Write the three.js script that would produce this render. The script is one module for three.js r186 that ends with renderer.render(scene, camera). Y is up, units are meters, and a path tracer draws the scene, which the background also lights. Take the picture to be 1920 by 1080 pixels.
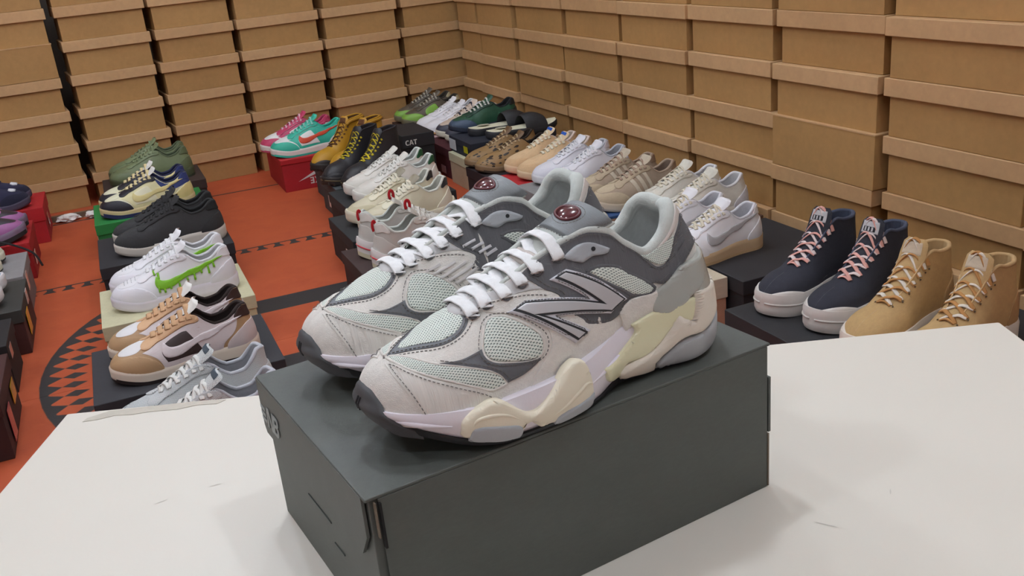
import * as THREE from 'three';
import { mergeGeometries, mergeVertices } from 'three/addons/utils/BufferGeometryUtils.js';
import { TessellateModifier } from 'three/addons/modifiers/TessellateModifier.js';
import { RoundedBoxGeometry } from 'three/addons/geometries/RoundedBoxGeometry.js';
import { TextGeometry } from 'three/addons/geometries/TextGeometry.js';
import { FontLoader } from 'three/addons/loaders/FontLoader.js';

// ---------- camera, lights, exposure ----------
const scene = new THREE.Scene();
scene.background = new THREE.Color(0x000000);
const camera = new THREE.PerspectiveCamera(33.83, 16 / 9, 0.02, 40);
camera.position.set(0, 0.9, 0);
camera.rotation.set(-0.3615, -0.3783, -0.0985, 'YXZ');
scene.add(camera);
const renderer = new THREE.WebGLRenderer({ antialias: true });
renderer.toneMapping = THREE.LinearToneMapping;
renderer.toneMappingExposure = 1.0;
renderer.shadowMap.enabled = true;
renderer.shadowMap.type = THREE.PCFSoftShadowMap;
const LAMP_SPOTS = [[0.3, -1.27], [0.92, -0.16], [-0.42, -2.3], [1.0, -2.75], [-1.2, -0.9], [0.1, -3.5], [-0.35, 0.7], [-1.45, -2.6]];
const LAMP_POWER = 1.69, LAMP_COLOR = 0xe6f1ff, CEILING = 2.55;
for (const [x, z] of LAMP_SPOTS) {
  const l = new THREE.PointLight(LAMP_COLOR, LAMP_POWER, 0, 2);
  l.position.set(x, CEILING - 0.05, z); l.castShadow = true; l.shadow.radius = 2.6; l.shadow.mapSize.set(1024, 1024); l.shadow.bias = -0.0005;
  scene.add(l);
}

// ---------- helpers ----------
function rng(seed) { let a = seed >>> 0; return () => { a = (a + 0x6D2B79F5) >>> 0; let t = a; t = Math.imul(t ^ (t >>> 15), t | 1); t ^= t + Math.imul(t ^ (t >>> 7), t | 61); return ((t ^ (t >>> 14)) >>> 0) / 4294967296; }; }
const V = (x, y, z) => new THREE.Vector3(x, y, z);
const lerp = (a, b, k) => a + (b - a) * k, clamp = (x, a = 0, b = 1) => Math.min(b, Math.max(a, x));
const smooth = (a, b, x) => { const k = clamp((x - a) / (b - a)); return k * k * (3 - 2 * k); };
const taken = {};
function numbered(name) { const n = taken[name] || 0; taken[name] = n + 1; return n ? name + '_' + String(n).padStart(3, '0') : name; }
function shadow(m) { m.castShadow = true; m.receiveShadow = true; return m; }
function part(name, geo, m, parent, label) { const o = shadow(new THREE.Mesh(geo, m)); o.name = name; parent.add(o); if (label) o.userData.label = label; return o; }
function thing(name, label, category, pos = [0, 0, 0], turn = 0, group) {
  const o = new THREE.Group(); o.name = numbered(name); o.position.set(...pos); o.rotation.y = turn; o.userData = { label, category }; if (group) o.userData.group = group; scene.add(o); return o;
}
function single(name, geo, m, label, category, pos = [0, 0, 0], turn = 0, group) {
  const o = shadow(new THREE.Mesh(geo, m)); o.name = numbered(name); o.position.set(...pos); o.rotation.y = turn; o.userData = { label, category }; if (group) o.userData.group = group; scene.add(o); return o;
}
function struct(name, geo, m, parent = scene) { const o = shadow(new THREE.Mesh(geo, m)); o.name = name; if (parent === scene) o.userData.kind = 'structure'; parent.add(o); return o; }
function box(w, h, d, x = 0, y = 0, z = 0, r = 0) { const g = r ? new RoundedBoxGeometry(w, h, d, 2, r) : new THREE.BoxGeometry(w, h, d); g.translate(x, y, z); return g; }
// monotone cubic through points
function curve(pts) {
  const n = pts.length, x = pts.map(p => p[0]), y = pts.map(p => p[1]), d = [], m = [];
  for (let i = 0; i < n - 1; i++) d.push((y[i + 1] - y[i]) / (x[i + 1] - x[i]));
  for (let i = 0; i < n; i++) m.push(i === 0 ? d[0] : i === n - 1 ? d[n - 2] : d[i - 1] * d[i] <= 0 ? 0 : 2 * d[i - 1] * d[i] / (d[i - 1] + d[i]));
  return t => {
    if (t <= x[0]) return y[0]; if (t >= x[n - 1]) return y[n - 1];
    let i = 0; while (t > x[i + 1]) i++;
    const h = x[i + 1] - x[i], s = (t - x[i]) / h, s2 = s * s, s3 = s2 * s;
    return (2 * s3 - 3 * s2 + 1) * y[i] + (s3 - 2 * s2 + s) * h * m[i] + (-2 * s3 + 3 * s2) * y[i + 1] + (s3 - s2) * h * m[i + 1];
  };
}
const X = u => 0.5 - 0.5 * Math.cos(Math.PI * clamp(u)), U = x => Math.acos(1 - 2 * clamp(x)) / Math.PI;
// ---- shoe surfaces: P(u,t): u 0 heel .. 1 toe, |t| 1 at the base, 0 at the ridge / top edge, t > 0 lateral (+z); toe points to +x
function lastSurface(c) {
  const T = {}; for (const k of ['wl', 'wm', 'base', 'edge', 'ew', 'open', 'n', 'cz']) T[k] = c[k] ? curve(c[k]) : () => 0;
  const back = c.back ? curve(c.back) : () => 0;
  const end = x => { let f = 1; if (x < c.xh) f *= Math.sqrt(Math.max(0, 1 - (1 - x / c.xh) ** 2)); if (x > c.xt) f *= Math.max(0, 1 - ((x - c.xt) / (1 - c.xt)) ** c.pt) ** (1 / c.pt); return f; };
  const endY = x => x > c.yt ? Math.max(0, 1 - ((x - c.yt) / (1 - c.yt)) ** c.py) ** (1 / c.py) : 1;
  return (u, t) => {
    const x = X(u), s = t < 0 ? -1 : 1, k = clamp(1 - Math.abs(t)), f = end(x);
    const w = (s > 0 ? T.wl(x) : T.wm(x)) * f, e = T.ew(x) * (x < c.xh ? f : 1), yb = T.base(x), ye = yb + (T.edge(x) - yb) * endY(x), o = T.open(x), n = T.n(x) || 2.2;
    const th = k * Math.PI / 2, ce = Math.cos(th) ** (2 / n), se = Math.sin(th) ** (2 / n);
    const z1 = e + (w - e) * ce, y1 = yb + (ye - yb) * se;
    const z2 = w + (e - w) * (k * k * (3 - 2 * k)) + Math.sin(Math.PI * k) * (c.belly || 0.003) * f, y2 = yb + (ye - yb) * k;
    const y = lerp(y1, y2, o), z = lerp(z1, z2, o);
    return [c.L * x + back(y) * Math.max(0, 1 - x / 0.3) ** 2, y, s * z + T.cz(x)];
  };
}
function normalAt(S, u, t) {
  const h = 0.004, a = S(Math.min(1, u + h), t), b = S(Math.max(0, u - h), t), c = S(u, Math.min(1, t + h)), d = S(u, Math.max(-1, t - h));
  const n = V(c[0] - d[0], c[1] - d[1], c[2] - d[2]).cross(V(a[0] - b[0], a[1] - b[1], a[2] - b[2])); // dt x du
  if (n.lengthSq() < 1e-16) n.set(u > .5 ? 1 : -1, .3, 0);
  return n.normalize();
}
function gridGeo(f, nu, nv, flip) {
  const p = [], uv = [], ix = [];
  for (let i = 0; i <= nu; i++) for (let j = 0; j <= nv; j++) { const q = f(i / nu, j / nv); p.push(q[0], q[1], q[2]); uv.push(q[3] ?? i / nu, q[4] ?? j / nv); }
  for (let i = 0; i < nu; i++) for (let j = 0; j < nv; j++) { const a = i * (nv + 1) + j, b = a + 1, c = a + nv + 1, d = c + 1; if (flip) ix.push(a, c, b, b, c, d); else ix.push(a, b, c, b, d, c); }
  const g = new THREE.BufferGeometry(); g.setAttribute('position', new THREE.Float32BufferAttribute(p, 3)); g.setAttribute('uv', new THREE.Float32BufferAttribute(uv, 2)); g.setIndex(ix); g.computeVertexNormals(); return g;
}
function mirrorZ(g) {
  const p = g.attributes.position; for (let i = 0; i < p.count; i++) p.setZ(i, -p.getZ(i));
  if (g.index) { const a = g.index.array; for (let i = 0; i < a.length; i += 3) { const t = a[i]; a[i] = a[i + 1]; a[i + 1] = t; } }
  g.computeVertexNormals(); return g;
}
// smooth closed outline; points [u,t] or [u,t,1] for a sharp corner
function outline(pts, per = 6, closed = true) {
  const n = pts.length, out = [], g = i => closed ? pts[(i + n) % n] : pts[clamp(i, 0, n - 1)];
  for (let i = 0; i < (closed ? n : n - 1); i++) {
    const p1 = g(i), p2 = g(i + 1), p0 = p1[2] ? p1 : g(i - 1), p3 = p2[2] ? p2 : g(i + 2);
    for (let k = 0; k < per; k++) {
      const s = k / per, s2 = s * s, s3 = s2 * s, q = a => .5 * (2 * p1[a] + (-p0[a] + p2[a]) * s + (2 * p0[a] - 5 * p1[a] + 4 * p2[a] - p3[a]) * s2 + (-p0[a] + 3 * p1[a] - 3 * p2[a] + p3[a]) * s3);
      out.push([q(0), q(1)]);
    }
  }
  if (!closed) out.push(pts[n - 1].slice(0, 2));
  return out;
}
function segDist(x, y, poly) {
  let best = 1e9; for (let i = 0, n = poly.length; i < n; i++) { const a = poly[i], b = poly[(i + 1) % n], dx = b[0] - a[0], dy = b[1] - a[1], l = dx * dx + dy * dy, k = l ? clamp(((x - a[0]) * dx + (y - a[1]) * dy) / l) : 0, ex = x - a[0] - k * dx, ey = y - a[1] - k * dy, d = ex * ex + ey * ey; if (d < best) best = d; } return Math.sqrt(best);
}
// a piece of material laid on a surface: its outline in (u,t), thickness o.h, edge rounding o.r
function panel(S, pts, o = {}) {
  const su = o.su || 0.36, st = o.st || 0.13, poly = outline(pts, o.per || 5).map(p => [p[0] * su, p[1] * st]);
  let area = 0; for (let i = 0; i < poly.length; i++) { const a = poly[i], b = poly[(i + 1) % poly.length]; area += a[0] * b[1] - b[0] * a[1]; }
  if (area < 0) poly.reverse();
  let g = new THREE.ShapeGeometry(new THREE.Shape(poly.map(p => new THREE.Vector2(...p)))).toNonIndexed();
  g.deleteAttribute('uv'); g.deleteAttribute('normal');
  g = new TessellateModifier(o.edge || 0.006, o.it || 7).modify(g); g = mergeVertices(g, 1e-6);
  const p = g.attributes.position, uv = [], h = o.h ?? 0.0012, r = o.r || 0.0015, lift = o.lift || 0, ek = o.ek ?? .6;
  const at = (a, b, off) => { const q = S(a / su, b / st), n = normalAt(S, a / su, b / st); return [q[0] + n.x * off, q[1] + n.y * off, q[2] + n.z * off]; };
  for (let i = 0; i < p.count; i++) {
    const a = p.getX(i), b = p.getY(i), k = clamp(segDist(a, b, poly) / r);
    p.setXYZ(i, ...at(a, b, lift + h * lerp(ek, 1, Math.sqrt(1 - (1 - k) ** 2)))); uv.push(a, b);
  }
  g.setAttribute('uv', new THREE.Float32BufferAttribute(uv, 2)); g.computeVertexNormals(); faceOut(g, S);
  // the cut edge down to the surface below
  const rp = [], ru = [], ri = [], me = o.edge || 0.006;
  poly.forEach((a, i) => { const b = poly[(i + 1) % poly.length], m = Math.max(1, Math.ceil(Math.hypot(b[0] - a[0], b[1] - a[1]) / me)); for (let j = 0; j < m; j++) { const x = lerp(a[0], b[0], j / m), y = lerp(a[1], b[1], j / m); rp.push(...at(x, y, lift + h * ek), ...at(x, y, lift - .0012)); ru.push(x, y, x, y + .001); } });
  for (let i = 0, n = rp.length / 6; i < n; i++) { const j = (i + 1) % n; ri.push(2 * i, 2 * i + 1, 2 * j, 2 * j, 2 * i + 1, 2 * j + 1); }
  const rim = new THREE.BufferGeometry(); rim.setAttribute('position', new THREE.Float32BufferAttribute(rp, 3)); rim.setAttribute('uv', new THREE.Float32BufferAttribute(ru, 2)); rim.setIndex(ri); rim.computeVertexNormals();
  return mergeGeometries([g, rim]);
}
function faceOut(g, S) { // flip when the first faces look inward
  const p = g.attributes.position, n = g.attributes.normal, c = V(0, 0, 0), b = new THREE.Box3().setFromBufferAttribute(p); b.getCenter(c);
  let s = 0; const in0 = V(0, 0, 0); for (let i = 0; i < p.count; i += 3) { in0.set(p.getX(i) - (S.cx ?? p.getX(i)), p.getY(i) - 0.03, p.getZ(i)); s += n.getX(i) * in0.x + n.getY(i) * in0.y + n.getZ(i) * in0.z; }
  if (s < 0) { const a = g.index.array; for (let i = 0; i < a.length; i += 3) { const t = a[i]; a[i] = a[i + 1]; a[i + 1] = t; } g.computeVertexNormals(); }
  return g;
}
// ---------- procedural textures and materials ----------
function noiseTile(n, seed, octaves) { // tileable value noise 0..1
  const a = new Float32Array(n * n), r = rng(seed); let amp = 1, tot = 0;
  for (const cells of octaves) {
    const g = Array.from({ length: cells * cells }, r);
    for (let y = 0; y < n; y++) for (let x = 0; x < n; x++) {
      const fx = x / n * cells, fy = y / n * cells, ix = fx | 0, iy = fy | 0, tx = fx - ix, ty = fy - iy, sx = tx * tx * (3 - 2 * tx), sy = ty * ty * (3 - 2 * ty), jx = (ix + 1) % cells, jy = (iy + 1) % cells;
      a[y * n + x] += amp * lerp(lerp(g[iy * cells + ix], g[iy * cells + jx], sx), lerp(g[jy * cells + ix], g[jy * cells + jx], sx), sy);
    }
    tot += amp; amp *= .62;
  }
  for (let i = 0; i < a.length; i++) a[i] /= tot; return a;
}
function tex(n, f, srgb, size, m = n) { // f(x,y) -> [r,g,b] 0..255 ; size = metres per tile
  const d = new Uint8Array(n * m * 4);
  for (let y = 0; y < m; y++) for (let x = 0; x < n; x++) { const c = f(x, y), i = (y * n + x) * 4; d[i] = c[0]; d[i + 1] = c[1]; d[i + 2] = c[2]; d[i + 3] = 255; }
  const t = new THREE.DataTexture(d, n, m); t.wrapS = t.wrapT = THREE.RepeatWrapping; t.magFilter = THREE.LinearFilter; t.minFilter = THREE.LinearMipmapLinearFilter; t.generateMipmaps = true; if (srgb) t.colorSpace = THREE.SRGBColorSpace;
  if (size) t.repeat.set(1 / size, 1 / size); t.needsUpdate = true; return t;
}
const g3 = v => [v, v, v];
const nA = noiseTile(256, 3, [8, 16, 32, 64, 128]), nB = noiseTile(256, 9, [32, 64, 128, 256].map(x => Math.min(x, 128))), nC = noiseTile(256, 17, [3, 6, 12, 24]);
const speckMap = tex(256, (x, y) => g3(243 + 24 * (nA[y * 256 + x] - .5)), true, 0.06);
const speckBump = tex(256, (x, y) => g3(255 * nB[y * 256 + x]), false, 0.03);
const grainBump = tex(256, (x, y) => g3(255 * (.5 * nA[y * 256 + x] + .5 * nB[y * 256 + x])), false, 0.05);
const meshHole = (x, y, n) => { // staggered round holes, two rows per tile
  const fx = x / n, fy = y / n; let d = 9; for (const [cx, cy] of [[.25, .25], [.75, .75], [-.25, .75], [1.25, .25], [.25, 1.25], [.75, -.25]]) d = Math.min(d, Math.hypot(fx - cx, (fy - cy) * 1.05)); return smooth(.13, .25, d);
};
const meshMap = tex(64, (x, y) => { const h = meshHole(x, y, 64); return [lerp(138, 250, h), lerp(148, 252, h), lerp(146, 248, h)]; }, true, 0.0034);
const meshBump = tex(64, (x, y) => g3(255 * meshHole(x, y, 64)), false, 0.0034);
const kraftMap = tex(256, (x, y) => { const v = nB[y * 256 + x] * .5 + nC[y * 256 + x] * .5, q = 232 + 36 * (v - .5); return [q, q - 1, q - 3]; }, true, 0.4);
const M = {};
function mat(color, rough = .8, o = {}) { return new THREE.MeshPhysicalMaterial({ color, roughness: rough, ...o }); }
const matCache = {};
function stuff(kind, color) { // shared materials by surface kind and colour
  const k = kind + color; if (matCache[k]) return matCache[k];
  const side = THREE.DoubleSide; let m;
  if (kind === 'suede') m = mat(color, .95, { map: speckMap, bumpMap: speckBump, bumpScale: .0004, sheen: .35, sheenRoughness: .6, sheenColor: new THREE.Color(color), side });
  else if (kind === 'mesh') m = mat(color, .85, { map: meshMap, bumpMap: meshBump, bumpScale: .0005, side });
  else if (kind === 'leather') m = mat(color, .5, { bumpMap: grainBump, bumpScale: .0002, side });
  else if (kind === 'rubber') m = mat(color, .55, { bumpMap: grainBump, bumpScale: .0001, side });
  else if (kind === 'cloth') m = mat(color, .92, { map: speckMap, bumpMap: speckBump, bumpScale: .0003, side });
  else if (kind === 'card') m = mat(color, .72, { map: kraftMap, side });
  else if (kind === 'gloss') m = mat(color, .18, { clearcoat: .6, clearcoatRoughness: .08, side });
  else m = mat(color, .7, { side });
  return matCache[k] = m;
}
// ---------- the room ----------
const wallM = mat(0xd8d4cb, .9, { map: speckMap });
struct('ceiling', box(5.2, .1, 7.6, -.3, CEILING + .05, -1.3), mat(0xe9e6df, .95));
struct('wall_back', box(5.2, CEILING + .1, .1, -.3, CEILING / 2 - .05, -4.85), mat(0x4a4038, .9, { map: speckMap }));  // colour darkened to put deep shade into the gaps between the stacks
struct('wall_front', box(5.2, CEILING + .1, .1, -.3, CEILING / 2 - .05, 2.35), wallM);
struct('wall_right', box(.1, CEILING + .1, 7.6, 1.93, CEILING / 2 - .05, -1.3), wallM);
struct('wall_left', box(.1, CEILING + .1, 7.6, -2.6, CEILING / 2 - .05, -1.3), wallM);
const floor = struct('floor', box(5.2, .06, 7.6, -.3, -.042, -1.3), mat(0x4a3f38, .9));
// printed foam mats: court lines and a ring of diamonds, drawn in metres over x0..x0+3.4, z0..z0+3.4
const MX0 = -1.4, MZ0 = -4.75, MS = 3.9, orange = '#b4502b', ink = '#2e2b2c';
const cv = document.createElement('canvas'); cv.width = cv.height = 2048;
{
  const c = cv.getContext('2d'), k = 2048 / MS, px = x => (x - MX0) * k, pz = z => (z - MZ0) * k, r = rng(21);
  c.fillStyle = orange; c.fillRect(0, 0, 2048, 2048);
  for (let i = 0; i < 5000; i++) { c.fillStyle = r() < .5 ? 'rgba(150,62,34,0.10)' : 'rgba(205,100,60,0.08)'; const q = 3 + r() * 26; c.beginPath(); c.ellipse(r() * 2048, r() * 2048, q, q * .6, r() * 3, 0, 6.3); c.fill(); }
  c.fillStyle = ink;
  const bar = (x0, x1, z0, z1) => c.fillRect(px(x0), pz(z0), (x1 - x0) * k, (z1 - z0) * k);
  bar(.12, .62, -2.56, -2.455); bar(.405, .5, -2.5, -1.2); bar(.05, .47, -2.135, -2.045); bar(-.1, -.02, -2.12, -1.2);
  // ring of diamonds
  const cx = .475, cz = -2.3, R = .77, n = 78;
  for (let i = 0; i < n; i++) {
    const a0 = i / n * Math.PI * 2, da = Math.PI * 2 / n, P = (rr, a) => c.lineTo(px(cx + Math.cos(a) * rr), pz(cz + Math.sin(a) * rr));
    const ca = Math.cos(a0); if (ca > -.62) continue;
    c.beginPath(); P(R, a0 - .003); P(R, a0 + da + .003); P(R - .018, a0 + da); P(R - .02, a0 + da * .92); P(R - .05, a0 + da / 2); P(R - .02, a0 + da * .08); P(R - .018, a0); c.closePath(); c.fill();
    c.beginPath(); P(R - .05, a0 + da / 2); P(R - .076, a0 + da * .84); P(R - .106, a0 + da / 2); P(R - .076, a0 + da * .16); c.closePath(); c.fill();
  }
}
const courtTex = new THREE.CanvasTexture(cv); courtTex.colorSpace = THREE.SRGBColorSpace; courtTex.magFilter = THREE.LinearFilter;
const matM = mat(0xffffff, .62, { map: courtTex, bumpMap: grainBump, bumpScale: .0003 });
const zs = [-4.75, -3.93, -3.085, -2.24, -1.395, -.55, .295, 1.14, 1.985], xsM = [-2.2, -1.74, -.895, -.05, .795, 1.64, 1.86];
for (let i = 0; i + 1 < xsM.length; i++) for (let j = 0; j + 1 < zs.length; j++) {
  const w = xsM[i + 1] - xsM[i], d = zs[j + 1] - zs[j], g = box(w - .001, .012, d - .001, xsM[i] + w / 2, -.006, zs[j] + d / 2), p = g.attributes.position, uv = g.attributes.uv;
  for (let q = 0; q < p.count; q++) uv.setXY(q, (p.getX(q) - MX0) / MS, 1 - (p.getZ(q) - MZ0) / MS);
  struct('floor_mat', g, matM, floor);
}
courtTex.wrapS = courtTex.wrapT = THREE.ClampToEdgeWrapping;
{ // dovetail tongues along two seams
  const sh = new THREE.Shape([[-.01, 0], [.01, 0], [.008, .02], [.019, .044], [-.019, .044], [-.008, .02]].map(p => new THREE.Vector2(...p))), g = new THREE.ExtrudeGeometry(sh, { depth: .0125, bevelEnabled: false }); g.rotateX(Math.PI / 2);
  const dm = mat(0x2e2b2c, .7), seam = box(.8, .0008, .008, 0, .0003, 0);
  for (let k = 0; k < 26; k++) { const o = struct('mat_tongue', g, dm, floor); o.position.set(-.45 + k * .0535, .0006, -3.085 - .002); }
  struct('mat_seam', box(3, .0006, .007, .3, .0002, -3.0865), dm, floor); struct('mat_seam', box(3, .0006, .012, .3, .0002, -3.93), dm, floor);
}
// skirting strip in front of the back stacks
struct('baseboard_back', box(.55, .022, .02, -.345, .011, -3.985), mat(0x6f5a48, .7)).rotation.y = 0;
for (const [x, z] of LAMP_SPOTS) {
  const t = thing('ceiling_lamp', 'small round recessed downlight in the white ceiling', 'lamp', [x, CEILING, z], 0, 'recessed ceiling downlights');
  part('trim_ring', new THREE.TorusGeometry(.062, .008, 8, 28).rotateX(Math.PI / 2), mat(0xdddddd, .5), t);
  part('diffuser', new THREE.CylinderGeometry(.056, .056, .006, 28).translate(0, -.002, 0), mat(0xffffff, .5, { emissive: LAMP_COLOR, emissiveIntensity: 6 }), t);
}
// ---------- kraft boxes stacked along the walls ----------
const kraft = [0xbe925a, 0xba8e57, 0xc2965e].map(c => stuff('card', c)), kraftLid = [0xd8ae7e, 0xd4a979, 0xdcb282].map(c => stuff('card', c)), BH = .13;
const ordinal = ['bottom', 'second', 'third', 'fourth', 'fifth', 'sixth', 'seventh', 'eighth', 'ninth'];
const kr = rng(77);
function kraftBox(w, d, x, y, z, turn, plain, label, group) { // origin at the middle of the front bottom edge; front faces +z local
  const t = thing('kraft_shoe_box', label, 'box', [x, y, z], turn, group), i = Math.floor(kr() * 3), uvBox = g => { const p = g.attributes.position, u = g.attributes.uv; for (let q = 0; q < p.count; q++) u.setXY(q, p.getX(q) + p.getZ(q) + i * .13, p.getY(q) + x); return g; };
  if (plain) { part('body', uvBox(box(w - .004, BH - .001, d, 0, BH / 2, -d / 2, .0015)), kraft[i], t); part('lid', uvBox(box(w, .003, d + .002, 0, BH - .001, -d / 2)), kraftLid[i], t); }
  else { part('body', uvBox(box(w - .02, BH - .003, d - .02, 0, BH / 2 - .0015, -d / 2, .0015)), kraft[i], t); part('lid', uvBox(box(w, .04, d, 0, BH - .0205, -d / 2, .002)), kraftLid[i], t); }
  return t;
}
const backX = [-1.22, -.86, -.5, -.14, .215, .548, .915, 1.285, 1.66], backN = ['first', 'second', 'third', 'fourth', 'fifth', 'sixth', 'seventh', 'eighth'];
const gapL = [.012, .012, .012, .02, .016, .012, .014, .016];
for (let c = 0; c < 8; c++) for (let n = 0; n < 8; n++) {
  const x0 = backX[c] + gapL[c] + (kr() - .5) * .014, x1 = backX[c + 1] - .004 + (kr() - .5) * .01, xm = (x0 + x1) / 2, z = -4.125 - .097 * (xm + .35) - (c === 7 ? .025 : 0) + (kr() - .5) * .012;
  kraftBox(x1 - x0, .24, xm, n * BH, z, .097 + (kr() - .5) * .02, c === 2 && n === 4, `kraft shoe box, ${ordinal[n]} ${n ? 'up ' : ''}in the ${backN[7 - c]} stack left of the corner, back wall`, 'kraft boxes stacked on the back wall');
}
const rightZ = [-4.30, -4.05, -3.65, -3.21, -2.79, -2.39, -2.0, -1.62, -1.235, -.85, -.47], rightN = ['first', 'second', 'third', 'fourth', 'fifth', 'sixth', 'seventh', 'eighth', 'ninth', 'tenth'];
for (let c = 0; c < 10; c++) for (let n = 0; n < 7; n++) {
  const z0 = rightZ[c] + .004 + (kr() - .5) * .01, z1 = rightZ[c + 1] - .006 + (kr() - .5) * .012, zm = (z0 + z1) / 2;
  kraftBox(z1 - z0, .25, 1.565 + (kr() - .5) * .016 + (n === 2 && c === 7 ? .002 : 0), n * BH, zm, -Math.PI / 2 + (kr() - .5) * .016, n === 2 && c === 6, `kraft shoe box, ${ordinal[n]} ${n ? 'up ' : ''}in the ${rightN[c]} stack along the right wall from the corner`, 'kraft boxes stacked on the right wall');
}
// ---------- hero sneaker base surfaces (right foot; lateral +z) ----------
const heroUpperCfg = {
  L: 0.292, xh: 0.15, xt: 0.74, pt: 2.3, yt: 0.86, py: 3.4, belly: 0.0035,
  wl: [[0, .036], [.12, .036], [.28, .036], [.42, .042], [.58, .050], [.72, .052], [.86, .050], [1, .047]],
  wm: [[0, .035], [.12, .035], [.28, .034], [.42, .037], [.58, .044], [.72, .047], [.86, .0475], [1, .046]],
  base: [[0, .046], [.15, .048], [.3, .044], [.45, .034], [.6, .027], [.75, .024], [.9, .025], [1, .030]],
  edge: [[0, .118], [.05, .122], [.1, .117], [.17, .102], [.23, .095], [.3, .106], [.35, .119], [.39, .122], [.44, .119], [.58, .104], [.7, .088], [.8, .075], [.9, .067], [1, .062]],
  ew: [[0, .02], [.06, .024], [.14, .028], [.25, .029], [.36, .026], [.42, .021], [.52, .017], [.64, .014], [.70, .0], [1, 0]],
  open: [[0, 1], [.3, 1], [.42, .75], [.6, .45], [.72, .12], [.8, 0], [1, 0]],
  n: [[0, 2.2], [.6, 2.3], [.8, 2.25], [1, 2.15]],
  back: [[.03, .002], [.05, .001], [.075, .004], [.095, .012], [.11, .020], [.122, .027]],
};
const heroUpper = lastSurface(heroUpperCfg);
// the sole's side wall: |t| 1 at the bottom edge, 0 at the top edge
const heroSoleCfg = {
  wl: curve([[0, .041], [.12, .042], [.25, .037], [.36, .039], [.5, .053], [.62, .057], [.74, .056], [.86, .051], [1, .046]]),
  wm: curve([[0, .040], [.12, .041], [.25, .035], [.36, .035], [.5, .045], [.62, .049], [.74, .049], [.86, .048], [1, .046]]),
  bot: curve([[0, .016], [.04, .008], [.1, .004], [.28, .004], [.36, .007], [.45, .003], [.68, .003], [.8, .009], [.9, .021], [1, .035]]),
  top: curve([[0, .056], [.15, .056], [.3, .052], [.45, .042], [.6, .036], [.75, .034], [.9, .0355], [1, .039]]),
};
function heroSole(u, t) {
  const c = heroSoleCfg, x = X(u), s = t < 0 ? -1 : 1, k = 1 - Math.abs(t);
  let f = 1; if (x < .17) f = Math.sqrt(Math.max(0, 1 - (1 - x / .17) ** 2)); if (x > .72) f = Math.max(0, 1 - ((x - .72) / .28) ** 2.3) ** (1 / 2.3);
  const w = (s > 0 ? c.wl(x) : c.wm(x)) * f, y = lerp(c.bot(x), c.top(x), k), bulge = Math.sin(Math.PI * k * .9) * .003 * f;
  const xx = -.004 + .2985 * x, tuck = (1 - k) ** 3 * .004;
  return [xx - (x < .1 ? (1 - x / .1) * (-tuck + .004 * k * k) * -1 : 0) - (x > .9 ? (x - .9) / .1 * tuck : 0), y, s * (w + bulge - tuck * f)];
}
const HERO_Y = 0.574, HERO_TURN = Math.PI + 0.1294;
function heroSpot(inn, along = .320) { return [0.091 + 0.99164 * along - 0.12904 * inn, HERO_Y, -0.515 - 0.12904 * along - 0.99164 * inn]; }

// the same wall carried on up over the upper, for the pods and heel clips that climb it
function heroClip(u, t) {
  const c = heroSoleCfg, x = X(u), k = 1 - Math.abs(t), s = t < 0 ? -1 : 1, y = lerp(c.bot(x), .085, k), top = c.top(x), kk = clamp((y - c.bot(x)) / (top - c.bot(x)));
  const p = heroSole(u, s * (1 - Math.min(.999, kk)));
  if (y > top) { const q = (y - top), f = Math.min(1, Math.abs(p[2]) / .02); p[2] -= s * q * .22 * f; p[0] += (x < .12 ? (1 - x / .12) * q * .2 : 0) - (x > .85 ? (x - .85) / .15 * q * .72 : 0); }
  p[2] += s * .003 * Math.min(1, Math.abs(p[2]) / .03); p[1] = y; return p;
}
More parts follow.
